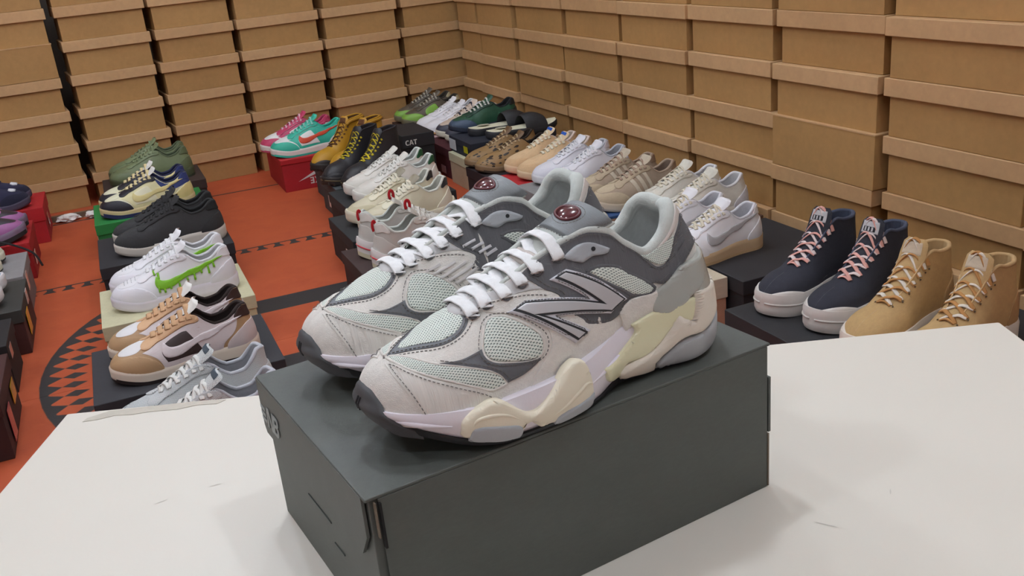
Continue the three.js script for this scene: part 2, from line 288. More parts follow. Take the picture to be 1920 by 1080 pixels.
// ---------- the two big sneakers ----------
const HP = { // outlines of the pieces in (u,t) on the upper (lateral side; copied to the medial side with t negated)
  toe_window: [[.824, .03, 1], [.808, .085], [.755, .381], [.709, .538], [.676, .648], [.656, .719], [.644, .786], [.641, .823, 1], [.665, .822], [.685, .772], [.719, .661], [.765, .496], [.8, .326], [.818, .15]],
  side_wedge: [[.74, .418, 1], [.704, .481], [.677, .494], [.662, .496, 1], [.662, .555], [.654, .619], [.638, .671], [.612, .714], [.571, .753, 1], [.579, .784], [.608, .82], [.638, .826, 1], [.646, .753], [.664, .674], [.697, .563]],
  round_window: [[.636, .346], [.626, .317], [.611, .333], [.598, .393], [.574, .542], [.564, .621], [.564, .691], [.574, .744], [.6, .727], [.635, .669], [.653, .608], [.658, .538], [.652, .448]],
  lower_panel: [[.843, .097, 1], [.822, .196], [.803, .352], [.768, .525], [.721, .685], [.674, .827], [.632, .985, 1], [.661, .985], [.706, .985], [.755, .985], [.799, .985, 1], [.829, .575], [.842, .33]],
  dark_suede: [[.556, .052, 1], [.546, .034], [.527, .022], [.509, .02], [.49, .02], [.473, .02], [.455, .02], [.437, .02], [.424, .03], [.408, .03], [.393, .03], [.378, .03], [.359, .03], [.341, .05], [.323, .138], [.308, .247], [.293, .294], [.278, .292], [.262, .215], [.245, .153], [.2, .14], [.1, .13], [0, .13, 1], [0, .44, 1], [.1, .45], [.2, .46], [.26, .5], [.283, .526], [.305, .522], [.32, .461], [.33, .484], [.339, .595], [.37, .621], [.383, .651], [.403, .763], [.433, .801], [.475, .726], [.489, .643], [.528, .505], [.51, .435], [.519, .363], [.533, .284]],
  ankle_window: [[.451, .36, 1], [.438, .354], [.414, .35], [.388, .354], [.362, .378], [.341, .441], [.327, .526, 1], [.339, .585], [.369, .591], [.383, .57], [.408, .518], [.433, .445]],
  heel_window: [[.342, .055, 1], [.314, .025], [.295, .025], [.267, .057], [.253, .095], [.238, .125, 1], [.252, .189], [.272, .271], [.293, .274], [.309, .198], [.328, .097]],
  heel_tab: [[.3, .022, 1], [.28, .05], [.25, .08], [.2, .1], [.1, .12], [0, .125, 1], [0, .01, 1], [.1, .01], [.2, .01]],
  eyelet_plate: [[.482, .147], [.47, .116], [.457, .098], [.439, .112], [.419, .15], [.405, .171, 1], [.411, .217], [.423, .242], [.437, .246], [.449, .263], [.459, .262], [.477, .195]],
  heel_panel: [[.384, .661, 1], [.37, .626], [.339, .598], [.32, .575, 1], [.318, .733], [.324, .9], [.36, .96], [.4, .97, 1], [.405, .832], [.408, .76]],
  saddle: [[.637, .15, 1], [.616, .14], [.598, .15], [.57, .21], [.545, .28], [.525, .345], [.512, .413, 1], [.49, .6], [.42, .82], [.43, .98, 1], [.52, .985], [.61, .985, 1], [.585, .86], [.553, .76], [.545, .66], [.553, .55], [.59, .36], [.618, .27]],
  eyestay: [[.66, .03, 1], [.62, .02], [.58, .02], [.556, .04, 1], [.545, .2], [.525, .32, 1], [.56, .225], [.6, .16], [.64, .16, 1]],
};
const HC = { // pieces of the sole, in (u,t) on the climbing wall
  pod: [[.738, .935, 1], [.735, .794], [.718, .692], [.699, .638], [.68, .594], [.663, .594], [.648, .645], [.627, .736], [.614, .768], [.599, .759], [.58, .693], [.56, .594], [.544, .515], [.528, .477], [.517, .479], [.508, .522], [.502, .597], [.498, .735], [.495, .876], [.499, .935, 1], [.517, .955], [.565, .955], [.598, .95, 1], [.612, .87], [.619, .852], [.624, .89], [.63, .945, 1], [.663, .95]],
  insert_a: [[.724, .95, 1], [.719, .84], [.703, .805], [.669, .808], [.641, .83], [.632, .88], [.633, .955, 1], [.666, .965]],
  insert_b: [[.572, .965, 1], [.57, .89], [.554, .862], [.528, .85], [.499, .815, 1], [.498, .88], [.505, .945], [.54, .968]],
  clear_heel: [[.392, .456, 1], [.349, .403], [.325, .40], [.307, .38], [.286, .37], [.257, .36], [.24, .364, 1], [.25, .535], [.262, .58], [.291, .55], [.309, .62], [.34, .75], [.374, .81], [.409, .84], [.41, .95, 1], [.447, .9], [.46, .72, 1], [.423, .699], [.385, .54]],
  heel_clip: [[.291, .482, 1], [.275, .53], [.262, .572, 1], [.254, .507], [.246, .371], [.246, .30, 1], [.2, .33], [.1, .36], [0, .36, 1], [0, .66, 1], [.1, .67], [.2, .70], [.231, .72], [.276, .724], [.307, .802], [.335, .905], [.334, .998, 1], [.373, .998], [.415, .998, 1], [.424, .9], [.414, .852], [.373, .802], [.338, .736], [.309, .601]],
  heel_bumper: [[.335, .93, 1], [.307, .825], [.273, .745], [.225, .735], [.1, .68], [0, .67, 1], [0, .96, 1], [.1, .97], [.2, .99], [.267, .998], [.299, .998], [.334, .998, 1]],
  heel_shank: [[.335, .29], [.325, .216], [.305, .173], [.279, .096], [.262, .05], [.22, .03], [.1, .02], [0, .02, 1], [0, .36, 1], [.1, .37], [.2, .36], [.249, .34], [.27, .40], [.286, .421], [.31, .455], [.331, .431], [.341, .383]],
};
const HLOGO = [[.6, .317, 1], [.567, .303, 1], [.465, .547, 1], [.518, .261, 1], [.486, .254, 1], [.389, .645, 1], [.428, .739, 1], [.529, .544, 1], [.473, .775, 1], [.506, .798, 1]];
function insetPoly(pts, d, su = .36, st = .13) { // sharp polygon moved inward by d metres
  const P = pts.map(p => [p[0] * su, p[1] * st]), n = P.length; let A = 0; for (let i = 0; i < n; i++) { const a = P[i], b = P[(i + 1) % n]; A += a[0] * b[1] - b[0] * a[1]; }
  const sg = A > 0 ? 1 : -1, L = P.map((a, i) => { const b = P[(i + 1) % n], dx = b[0] - a[0], dy = b[1] - a[1], l = Math.hypot(dx, dy); return [a[0] - dy / l * d * sg, a[1] + dx / l * d * sg, dx / l, dy / l]; });
  return P.map((_, i) => { const a = L[(i + n - 1) % n], b = L[i], c = a[2] * b[3] - a[3] * b[2]; let x, y; if (Math.abs(c) < .05) { x = b[0]; y = b[1]; } else { const k = ((b[0] - a[0]) * b[3] - (b[1] - a[1]) * b[2]) / c; x = a[0] + a[2] * k; y = a[1] + a[3] * k; } return [x / su, y / st, 1]; });
}
const frameAt = (S, u, t) => { const q = S(u, t), n = normalAt(S, u, t); return { p: V(...q), n }; };
// rows of short thread dashes along a line on a surface
function stitches(S, line, o = {}) {
  const su = o.su || .36, st = o.st || .13, gap = o.gap || .0030, len = o.len || .0018, w = o.w || .0005, lift = o.lift ?? .0013, out = [];
  const pts = line.map(p => frameAt(S, p[0], p[1])); let acc = 0;
  for (let i = 0; i + 1 < pts.length; i++) {
    const a = pts[i], b = pts[i + 1], d = b.p.clone().sub(a.p), l = d.length(); if (l < 1e-7) continue; d.divideScalar(l);
    while (acc < l) {
      const k = acc / l, n = a.n.clone().lerp(b.n, k).normalize(), c = a.p.clone().lerp(b.p, k).addScaledVector(n, lift), s = d.clone().cross(n).normalize();
      const g = new THREE.BoxGeometry(len, w, w); g.applyMatrix4(new THREE.Matrix4().makeBasis(d, n.clone(), s).setPosition(c)); g.deleteAttribute('uv'); out.push(g); acc += gap;
    }
    acc -= l;
  }
  return out.length ? mergeGeometries(out) : null;
}
// closed polygon line moved inward, smoothed, for stitching
function insetLine(pts, d, per = 5, su = .36, st = .13) {
  const P = outline(pts, per).map(p => [p[0] * su, p[1] * st]), n = P.length; let A = 0; for (let i = 0; i < n; i++) { const a = P[i], b = P[(i + 1) % n]; A += a[0] * b[1] - b[0] * a[1]; }
  const sg = (A > 0 ? 1 : -1) * d, out = [];
  for (let i = 0; i <= n; i++) { const a = P[(i - 2 + 2 * n) % n], b = P[(i + 2) % n], c = P[i % n], dx = b[0] - a[0], dy = b[1] - a[1], l = Math.hypot(dx, dy) || 1; const q = [c[0] - dy / l * sg, c[1] + dx / l * sg]; if (segDist(q[0], q[1], P) > Math.abs(d) * .7) out.push([q[0] / su, q[1] / st]); }
  return out;
}
// a tube laid along a line of points with a radius that may vary
function tube(pts, r, seg = 8, closed = false, flat = 1, up = null) {
  const n = pts.length, pos = [], ix = [], uv = []; let prev = null, len = 0;
  for (let i = 0; i < n; i++) {
    const a = pts[closed ? (i + n - 1) % n : Math.max(0, i - 1)], b = pts[closed ? (i + 1) % n : Math.min(n - 1, i + 1)], t = b.clone().sub(a).normalize(); if (i) len += pts[i].distanceTo(pts[i - 1]);
    let s; const upv = up ? (typeof up === 'function' ? up(i / (n - 1)) : up) : null;
    if (upv) s = t.clone().cross(upv).normalize(); else { s = prev ? prev.clone().addScaledVector(t, -prev.dot(t)).normalize() : (Math.abs(t.y) < .9 ? t.clone().cross(V(0, 1, 0)) : t.clone().cross(V(1, 0, 0))).normalize(); prev = s; }
    const w = s.clone().cross(t).normalize(), R = typeof r === 'function' ? r(i / (n - 1)) : r;
    for (let j = 0; j < seg; j++) { const q = j / seg * Math.PI * 2, c = Math.cos(q) * R, d = Math.sin(q) * R * flat; pos.push(pts[i].x + s.x * c + w.x * d, pts[i].y + s.y * c + w.y * d, pts[i].z + s.z * c + w.z * d); uv.push(len, j / seg * R * 6); }
  }
  const m = closed ? n : n - 1;
  for (let i = 0; i < m; i++) for (let j = 0; j < seg; j++) { const a = i * seg + j, b = i * seg + (j + 1) % seg, c = ((i + 1) % n) * seg + j, d = ((i + 1) % n) * seg + (j + 1) % seg; ix.push(a, b, c, b, d, c); }
  if (!closed) for (const e of [0, n - 1]) { const c = pos.length / 3; pos.push(pts[e].x, pts[e].y, pts[e].z); uv.push(0, 0); for (let j = 0; j < seg; j++) { const a = e * seg + j, b = e * seg + (j + 1) % seg; if (e) ix.push(a, b, c); else ix.push(b, a, c); } }
  const g = new THREE.BufferGeometry(); g.setAttribute('position', new THREE.Float32BufferAttribute(pos, 3)); g.setAttribute('uv', new THREE.Float32BufferAttribute(uv, 2)); g.setIndex(ix); g.computeVertexNormals(); return g;
}
const spline = (pts, n) => new THREE.CatmullRomCurve3(pts, false, 'centripetal').getPoints(n);
// closed solid from a side-wall surface W(u,t): wall both sides, flat top and bottom
function soleSolid(W, nu = 60, nt = 10) {
  const f = (u, t) => W(u, t), gs = [];
  for (const s of [1, -1]) gs.push(gridGeo((a, b) => { const q = f(a, s * lerp(1, 0.001, b)); return [...q, q[0], q[1]]; }, nu, nt, s < 0));
  for (const t of [1, .001]) gs.push(gridGeo((a, b) => { const l = f(a, t), m = f(a, -t), k = b; return [lerp(l[0], m[0], k), lerp(l[1], m[1], k), lerp(l[2], m[2], k), lerp(l[0], m[0], k), lerp(l[2], m[2], k)]; }, nu, 6, t === 1));
  return mergeGeometries(gs);
}
const SU = 0x0;
const HCOL = { beige: 0xf2ede5, dark: 0x6b6b6e, darkLeather: 0x66686c, mesh: 0xf0f4ee, lining: 0xd6dad4, tongue: 0x7d8183, white: 0xf0eaf2, cream: 0xf2e9d2, grey: 0xb0b4b8, black: 0x25272a, lace: 0xffffff, silver: 0xcfcfd2, stay: 0xc9c7c6, tab: 0xdfd6cf, thread: 0x77736f };
const toeTable = (() => { // radius from (0.2, 0) by angle and height
  const NF = 61, NY = 34, T = Array.from({ length: NF }, () => new Float32Array(NY)), put = p => { const f = Math.atan2(p[2], p[0] - .2), i = Math.round((f + .6) / 1.2 * (NF - 1)), j = Math.round(p[1] / .002); if (i >= 0 && i < NF && j >= 0 && j < NY) T[i][j] = Math.max(T[i][j], Math.hypot(p[0] - .2, p[2])); };
  for (let a = 0; a <= 260; a++) for (let b = 0; b <= 200; b++) { const u = .72 + .28 * a / 260, t = b / 100 - 1; put(heroUpper(u, t)); put(heroSole(u, t)); }
  for (let i = 0; i < NF; i++) for (let j = 1; j < NY; j++) if (!T[i][j]) T[i][j] = T[i][j - 1];
  for (let i = 0; i < NF; i++) for (let j = NY - 2; j >= 0; j--) if (!T[i][j]) T[i][j] = T[i][j + 1];
  return T.map((r, i) => r.map((_, j) => { let s = 0, n = 0; for (let a = -2; a <= 2; a++) for (let b = -1; b <= 1; b++) { const v = T[i + a]?.[j + b]; if (v) { s += v; n++; } } return s / n; }));
})();
function toeRadius(f, y) { const i = clamp((f + .6) / 1.2 * 60, 0, 59.99), j = clamp(y / .002, 0, 32.99), a = i | 0, b = j | 0; return lerp(lerp(toeTable[a][b], toeTable[a + 1][b], i - a), lerp(toeTable[a][b + 1], toeTable[a + 1][b + 1], i - a), j - b); }
function toeGuard() {
  const top = curve([[0, .051], [.1, .050], [.2, .0445], [.3, .0345], [.4, .0265], [.5, .0205]]), low = curve([[0, .032], [.2, .0275], [.35, .0205], [.5, .0155]]);
  return gridGeo((a, b) => { const f = lerp(-.5, .5, a), k = Math.abs(f), y = lerp(low(k), top(k), b), o = .0026 * Math.sqrt(Math.max(0, 1 - (Math.abs(b - .45) / .55) ** 5)) * (1 - (k / .5) ** 5) - .0006, r = toeRadius(f, y) + o; return [.2 + Math.cos(f) * r, y, Math.sin(f) * r]; }, 70, 18);
}
function buildHero(label, spot, mir) {
  const root = thing('running_shoe', label, 'shoe', spot, HERO_TURN, 'grey runners displayed on the dark grey box');
  const fin = g => mir ? mirrorZ(g) : g, add = (name, g, m, parent = root, lab) => part(name, fin(g), m, parent, lab);
  const S = heroUpper, C = heroClip, sides = [1, -1], fl = (p, s) => p.map(q => [q[0], q[1] * s, q[2]]);
  const suede = stuff('suede', HCOL.beige), dk = stuff('suede', HCOL.dark), mesh = stuff('mesh', HCOL.mesh), thread = stuff('cloth', HCOL.thread), lining = stuff('cloth', HCOL.lining);
  const upper = add('upper', mergeGeometries(sides.map(s => gridGeo((a, b) => { const t = s * lerp(.0005, 1, b); return [...S(a, t), a * .36, t * .13]; }, 120, 44, s < 0))), suede);
  const stitch = (parent, line, o) => { const g = stitches(S, line, o); if (g) add('stitching', g, thread, parent); };
  // over-the-toe window with its dark trim
  const half = [[.788, 0], [.783, .025], [.772, .055], [.752, .1], [.717, .2], [.692, .222], [.677, .21], [.662, .16], [.657, .07]], sym = (h, k = 0) => [...h, [h[h.length - 1][0] - .002, 0], ...h.slice(1).reverse().map(p => [p[0], -p[1]])];
  const trimH = [[.822, 0, 1], [.812, .025], [.792, .075], [.762, .145], [.722, .245], [.694, .27], [.673, .255], [.655, .19], [.65, .08]];
  const trim = add('vamp_trim', panel(S, sym(trimH), { h: .0009, edge: .005 }), stuff('leather', HCOL.darkLeather), root, 'dark grey trim around the toe mesh');
  stitch(trim, insetLine(sym(trimH), .0018), { lift: .0011 });
  add('toe_mesh', panel(S, sym(half), { h: .0017, edge: .005 }), mesh, root, 'pale green-white mesh on the toe');
  stitch(upper, insetLine(sym(trimH), -.0035), { lift: .0003 });
  for (const s of sides) {
    const P = (name, key, m, o = {}, lab) => { const g = add(name, panel(S, fl(HP[key], s), { edge: .0035, ...o }), m, root, lab); if (o.st) stitch(g, insetLine(fl(HP[key], s), o.st), { lift: (o.h ?? .0012) + .0002 + (o.lift || 0) }); return g; };
    const lip = (key, d, m, r = .0009) => { const l = insetLine(fl(HP[key], s), d).map(p => V(...S(p[0], p[1]))); return add('seam_edge', tube(l, r, 6), m, root); };
    P('lower_panel', 'lower_panel', suede, { h: .0012, r: .002, st: .0028 });
    const sd = P('saddle', 'saddle', suede, { h: .0010 }); stitch(sd, outline(fl([[.637, .18], [.616, .168], [.598, .178], [.572, .238], [.548, .306], [.528, .37]], s), 6, false), { lift: .0013 });
    P('eyestay', 'eyestay', stuff('leather', HCOL.stay), { h: .0008 });
    P('collar_overlay', 'dark_suede', dk, { h: .0016, r: .002, st: .0025 }, 'dark grey suede around the ankle');
    P('heel_panel', 'heel_panel', suede, { h: .0026, r: .002 });
    P('toe_side_mesh', 'toe_window', mesh, { h: .0009 });
    P('side_wedge', 'side_wedge', stuff('leather', HCOL.darkLeather), { h: .0017, st: .0022, edge: .003 });
    P('side_mesh', 'round_window', mesh, { h: .0020 });
    lip('round_window', -.0012, suede, .0013); lip('toe_window', -.001, suede, .0011);
    stitch(upper, insetLine(fl(HP.round_window, s), -.0038), { lift: .0014 }); 
    P('ankle_mesh', 'ankle_window', mesh, { h: .0022, lift: .0002 }); lip('ankle_window', -.001, dk, .0022);
    P('heel_mesh', 'heel_window', mesh, { h: .0014 });
    P('heel_tab', 'heel_tab', stuff('leather', HCOL.tab), { h: .0016, r: .002 });
    const ep = P('eyelet_plate', 'eyelet_plate', stuff('rubber', HCOL.grey), { h: .0034, r: .0015 }, 'glossy grey eyelet plate');
    const e0 = frameAt(S, .434, s * .182), hole = new THREE.CylinderGeometry(.0016, .0016, .0014, 14); hole.applyQuaternion(new THREE.Quaternion().setFromUnitVectors(V(0, 1, 0), e0.n)); hole.translate(...e0.p.clone().addScaledVector(e0.n, .0031).toArray()); add('eyelet_hole', hole, stuff('rubber', HCOL.black), ep);
    if (s > 0) {
      const lg = add('side_logo', panel(S, HLOGO, { h: .0028, r: .0012, edge: .0025, it: 12 }), stuff('leather', 0xd9d8de), root, 'raised silver letter on the side');
      stitch(lg, insetLine(HLOGO, .0010, 4), { lift: .0029, gap: .0024 });
      add('logo_outline', panel(S, insetPoly(HLOGO, .0019), { h: .0034, r: .0008, ek: 1, edge: .0022, it: 12 }), stuff('rubber', HCOL.black), lg);
      add('logo_fill', panel(S, insetPoly(HLOGO, .0033), { h: .0040, r: .001, ek: .95, edge: .0022, it: 12 }), mat(HCOL.silver, .38, { metalness: .35, side: THREE.DoubleSide }), lg);
    } else {
      const bar = (a, b, w, m, h, parent, name) => { const du = b[0] - a[0], dt = b[1] - a[1], L = Math.hypot(du * .36, dt * .13), nx = -dt * .13 / L * w / .36, nt = du * .36 / L * w / .13; add(name, panel(S, [[a[0] + nx, a[1] + nt, 1], [b[0] + nx, b[1] + nt, 1], [b[0] - nx, b[1] - nt, 1], [a[0] - nx, a[1] - nt, 1]], { h, r: .0008, per: 3 }), m, parent); };
      const wm = stuff('leather', 0xd9d7da);
      for (const [a, b] of [[[.528, -.28], [.502, -.281]], [[.514, -.35], [.489, -.344]], [[.503, -.415], [.477, -.405]], [[.491, -.47], [.468, -.452]]]) bar(a, b, .0019, wm, .0026, root, 'side_bar');
      for (const [a, b] of [[[.605, -.329], [.577, -.325]], [[.596, -.391], [.55, -.379]], [[.586, -.456], [.531, -.432]], [[.573, -.516], [.518, -.487]], [[.561, -.57], [.512, -.53]]]) bar(a, b, .0021, stuff('leather', 0xd2cdca), .0024, root, 'side_bar');
    }
  }
  // little dark letter patch at the foot of the laces
  const patch = add('vamp_patch', panel(S, [[.668, .0], [.664, .07], [.652, .15], [.642, .1], [.645, 0], [.642, -.1], [.652, -.15], [.664, -.07]], { h: .0024, r: .002 }), stuff('leather', HCOL.stay));
  for (const [a, b] of [[[.661, .07], [.65, .05]], [[.651, .05], [.658, .11]], [[.659, .11], [.648, .09]]]) add('patch_letter', panel(S, [[a[0], a[1], 1], [b[0], b[1], 1], [b[0] - .002, b[1] + .012, 1], [a[0] - .002, a[1] + .012, 1]], { h: .003, per: 2, r: .0006 }), stuff('rubber', HCOL.black), patch);
  // sole
  const sole = add('midsole', soleSolid(heroSole, 90, 14), stuff('rubber', HCOL.white), root, 'lilac-white foam midsole');
  for (const s of sides) { // raised foam ridges
    for (const l of [[[.875, .80], [.84, .63], [.8, .55], [.75, .5]], [[.50, .5], [.45, .46], [.4, .40]]]) add('foam_ridge', tube(spline(l.map(p => V(...heroSole(p[0], s * p[1]))), 20), k => .0018 * Math.sin(Math.PI * clamp(k * .9 + .05)) + .0002, 6), stuff('rubber', HCOL.white), sole);
    const Q = (name, key, m, o, lab) => add(name, panel(C, fl(HC[key], s), { edge: .0035, ...o }), m, root, lab);
    Q('heel_shank', 'heel_shank', mat(0xc6c8c0, .25, { transmission: .25, thickness: .004, ior: 1.45, side: THREE.DoubleSide, clearcoat: .5 }), { h: .0045, lift: -.003, r: .004 }, 'glossy translucent grey heel support');
    Q('clear_heel', 'clear_heel', mat(0xeae6c0, .32, { clearcoat: .4, side: THREE.DoubleSide }), { h: .0045, lift: -.0035, r: .003 }, 'pale yellow translucent heel insert');
    const pod = Q('sole_pod', 'pod', stuff('rubber', HCOL.cream), { h: .0082, lift: -.0055, r: .0045, edge: .003 }, 'sculpted cream sole pods');
    add('pod_insert', panel(C, fl(HC.insert_a, s), { h: .0036, lift: .0004, r: .003, edge: .003 }), stuff('rubber', HCOL.grey), pod);
    add('pod_insert', panel(C, fl(HC.insert_b, s), { h: .0036, lift: .0004, r: .003, edge: .003 }), stuff('rubber', HCOL.grey), pod);
    const clip = Q('heel_clip', 'heel_clip', stuff('rubber', 0xe9dfd0), { h: .008, lift: -.0045, r: .005, edge: .005 }, 'cream heel clip');
    add('heel_bumper', panel(C, fl(HC.heel_bumper, s), { h: .007, lift: -.0035, r: .004, edge: .005 }), stuff('rubber', HCOL.grey), clip);
    add('pod_ridge', tube(spline([[.72, .9], [.712, .76], [.69, .72], [.66, .725], [.635, .79]].map(p => { const f = frameAt(C, p[0], s * p[1]); return f.p.addScaledVector(f.n, .0024); }), 24), k => .0012 * Math.sin(Math.PI * clamp(k * .94 + .03)) + .0002, 8), stuff('rubber', HCOL.cream), pod);
    add('pod_ridge', tube(spline([[.585, .86], [.56, .82], [.53, .74], [.512, .70], [.502, .72]].map(p => { const f = frameAt(C, p[0], s * p[1]); return f.p.addScaledVector(f.n, .0022); }), 24), k => .0014 * Math.sin(Math.PI * clamp(k * .94 + .03)) + .0002, 8), stuff('rubber', HCOL.cream), pod);
  }
  const bot = (u, t) => { const p = heroSole(u, Math.sign(t || 1)), x = X(u), k = 1 - Math.abs(t), y = heroSoleCfg.bot(x); return [p[0] + (x < .05 ? .001 : 0), lerp(Math.max(0, y - .0042), y + .0012, k), p[2] * (1.07 - .05 * (1 - k))]; };
  add('outsole', soleSolid(bot, 80, 4), stuff('rubber', HCOL.black), root, 'black rubber outsole');
  // toe guard: hugs whatever stands farthest out at the toe, seen from a point inside the shoe
  const bump = add('toe_bumper', toeGuard(), stuff('rubber', 0x47484a), root, 'black rubber toe guard');
  for (const f of [-.035, .0]) { const q = [.033, .038, .043].map((y, i) => { const r = toeRadius(f + i * .012, y) + .0022; return V(.2 + Math.cos(f + i * .012) * r, y, Math.sin(f + i * .012) * r); }); add('guard_mark', tube(q, .0008, 6), stuff('rubber', HCOL.black), bump); }
  // padded lining, collar roll, footbed
  const inner = (u, t) => { const x = X(u), q = S(u, t), s = t < 0 ? -1 : 1, k = Math.abs(t), pad = lerp(.004, .009, smooth(.36, .2, x)) * (1 - smooth(.5, 1, k) * .5); const w = Math.abs(q[2]), nz = Math.max(0, w - pad); return [q[0] + (x < .14 ? (1 - x / .14) * pad : 0), q[1], s * nz]; };
  for (const s of sides) add('lining', gridGeo((a, b) => { const q = inner(a * U(.66), s * lerp(.002, .97, b)); return [...q, a * .2, b * .08]; }, 40, 18), lining);
  const edgePts = []; for (let i = 0; i <= 60; i++) edgePts.push([lerp(U(.655), 0, i / 60), 1]); for (let i = 1; i <= 60; i++) edgePts.push([lerp(0, U(.655), i / 60), -1]);
  const rollR = curve([[0, .0062], [.1, .0060], [.22, .0046], [.36, .0038], [.44, .0030], [.66, .0018]]);
  const roll = edgePts.map(([u, s]) => { const x = X(u), q = S(u, s * .001), r = rollR(x), w = Math.abs(q[2]); return V(q[0] + (x < .14 ? (1 - x / .14) * r * .8 : 0), q[1] - r * .25, s * Math.max(0.0004, w - r * .8)); });
  add('collar_roll', tube(roll, k => rollR(X(edgePts[Math.round(k * 120)][0])), 12, false, 1.0, V(0, 1, 0)), lining, root, 'padded pale grey collar');
  add('footbed', gridGeo((a, b) => { const u = a * U(.7) + .02, l = S(u, .9), m = S(u, -.9), k = b; return [lerp(l[0], m[0], k), lerp(l[1], m[1], k) - .002, lerp(l[2], m[2], k), a * .2, b * .08]; }, 24, 8), stuff('cloth', 0x8e928f));
  // tongue
  const tc = spline([V(.212, .080, 0), V(.188, .090, 0), V(.166, .1005, 0), V(.146, .1115, 0), V(.129, .1215, 0), V(.114, .1292, 0), V(.1005, .1325, 0)], 60), tw = curve([[0, .013], [.3, .0165], [.55, .018], [.72, .0195], [.9, .0235], [1, .022]]), td = curve([[0, .001], [.4, .004], [.65, .008], [.85, .013], [1, .013]]);
  const tongue = (p, q, off = 0) => { const i = clamp(p) * 59.999, a = tc[Math.floor(i)].clone().lerp(tc[Math.floor(i) + 1], i % 1), b = tc[Math.min(60, Math.floor(i) + 2)], c = tc[Math.max(0, Math.floor(i) - 1)], tn = b.clone().sub(c).normalize(), n = V(-tn.y, tn.x, 0).multiplyScalar(-1); if (n.y < 0) n.negate(); const aq = Math.abs(q), w = tw(p), z = w * Math.sin(q * 1.25) / Math.sin(1.25), dr = td(p) * aq ** 2.2, side = V(n.x * Math.cos(q * .9), n.y * Math.cos(q * .9), Math.sin(q * .9)); return [a.x - n.x * dr - dr * .55 * smooth(.6, 1, p) + side.x * off, a.y - n.y * dr * .9 + side.y * off, z + side.z * off]; };
  const slab = (p0, p1, q0, o1, o0, nP, nQ) => { const f = o => (a, b) => { const p = lerp(p0, p1, a), q = lerp(-q0, q0, b), e = Math.min(1, Math.min(a, 1 - a) * nP / 2, Math.min(b, 1 - b) * nQ / 2), r = tongue(p, q, lerp((o1 + o0) / 2, o, Math.sqrt(1 - (1 - e) ** 2))); return [...r, a * .1, b * .06]; }; return mergeGeometries([gridGeo(f(o1), nP, nQ), gridGeo(f(o0), nP, nQ, true)]); };
  const tg = add('tongue', slab(0, .97, 1, .0022, -.005, 40, 24), lining, root, 'pale grey padded tongue');
  const cap = add('tongue_cap', slab(.63, .985, .98, .0045, -.003, 30, 24), stuff('leather', HCOL.tongue), tg, 'smooth grey leather tongue top');
  const onT = (p, q, o) => V(...tongue(p, q, o)), capS = (u, t) => tongue(u, t, .0043);
  { const l = []; for (let i = 0; i <= 30; i++) l.push([.625, lerp(.95, -.95, i / 30)]); const l2 = []; for (let i = 0; i <= 16; i++) l2.push([lerp(.63, .96, i / 16), .93]); const d = []; for (const L of [l, l2]) { const g = stitches((u, t) => tongue(u, t, .0046), L, { lift: 0.0002 }); if (g) d.push(g); } add('stitching', mergeGeometries(d), thread, cap); }
  add('cap_edge', tube(Array.from({ length: 40 }, (_, i) => onT(.60 + .385 * i / 39, .97, .001)), .0012, 6), lining, cap);
  const gp = .80, gq = .02, gem = (a, b, o) => { const an = a * Math.PI * 2, rp = .066 * Math.sin(an), rq = .40 * Math.cos(an); const k = Math.sin(b * Math.PI / 2); return tongue(gp + rp * k * (1 + .25 * Math.cos(an)), gq + rq * k, .0047 + o * Math.cos(b * Math.PI / 2)); };
  add('gem_rim', tube(Array.from({ length: 48 }, (_, i) => V(...gem(i / 48, 1, 0))), .0012, 6, true), mat(0x571a22, .4), cap);
  add('gem', gridGeo((a, b) => gem(a, b, .0018), 48, 12), mat(0x54202a, .08, { clearcoat: 1, clearcoatRoughness: .03, side: THREE.DoubleSide }), cap, 'shiny dark red badge');
  { const l = []; for (let i = 0; i <= 60; i++) { const an = i / 60 * Math.PI * 2; l.push([gp + .1 * Math.sin(an) * (1 + .25 * Math.cos(an)), gq + .5 * Math.cos(an)]); } add('stitching', stitches((u, t) => tongue(u, t, .0046), l, { lift: .0002, gap: .0026 }), thread, cap); }
  add('lace_keeper', slab2(tongue, .36, .46, -.55, .75, .0052), stuff('leather', 0xc0b6af), tg);
  // flat laces
  const eyes = [.645, .618, .59, .56, .53, .492], eyeT = [.2, .19, .17, .15, .13, .13], lm = stuff('cloth', HCOL.lace), eye = (i, s) => frameAt(S, eyes[i], s * eyeT[i]);
  const ridge = x => { let b = tc[0]; for (const q of tc) if (Math.abs(q.x - x) < Math.abs(b.x - x)) b = q; return b.y; };
  const lace = (A, B, hi, w = .0052) => {
    const a = A.p.clone().addScaledVector(A.n, -.001), b = B.p.clone().addScaledVector(B.n, -.001), pts = [a, A.p.clone().addScaledVector(A.n, .0034)], up = k => V(0, 1, 0).lerp(k < .5 ? A.n : B.n, Math.abs(k - .5) * 1.4).normalize();
    for (const k of [.25, .5, .75]) { const q = A.p.clone().lerp(B.p, k), base = Math.max(q.y, ridge(q.x)); q.y = lerp(q.y, base, k === .5 ? 1 : .82) + hi; pts.push(q); }
    pts.push(B.p.clone().addScaledVector(B.n, .0034), b); return tube(spline(pts, 26), w, 10, false, .28, up);
  };
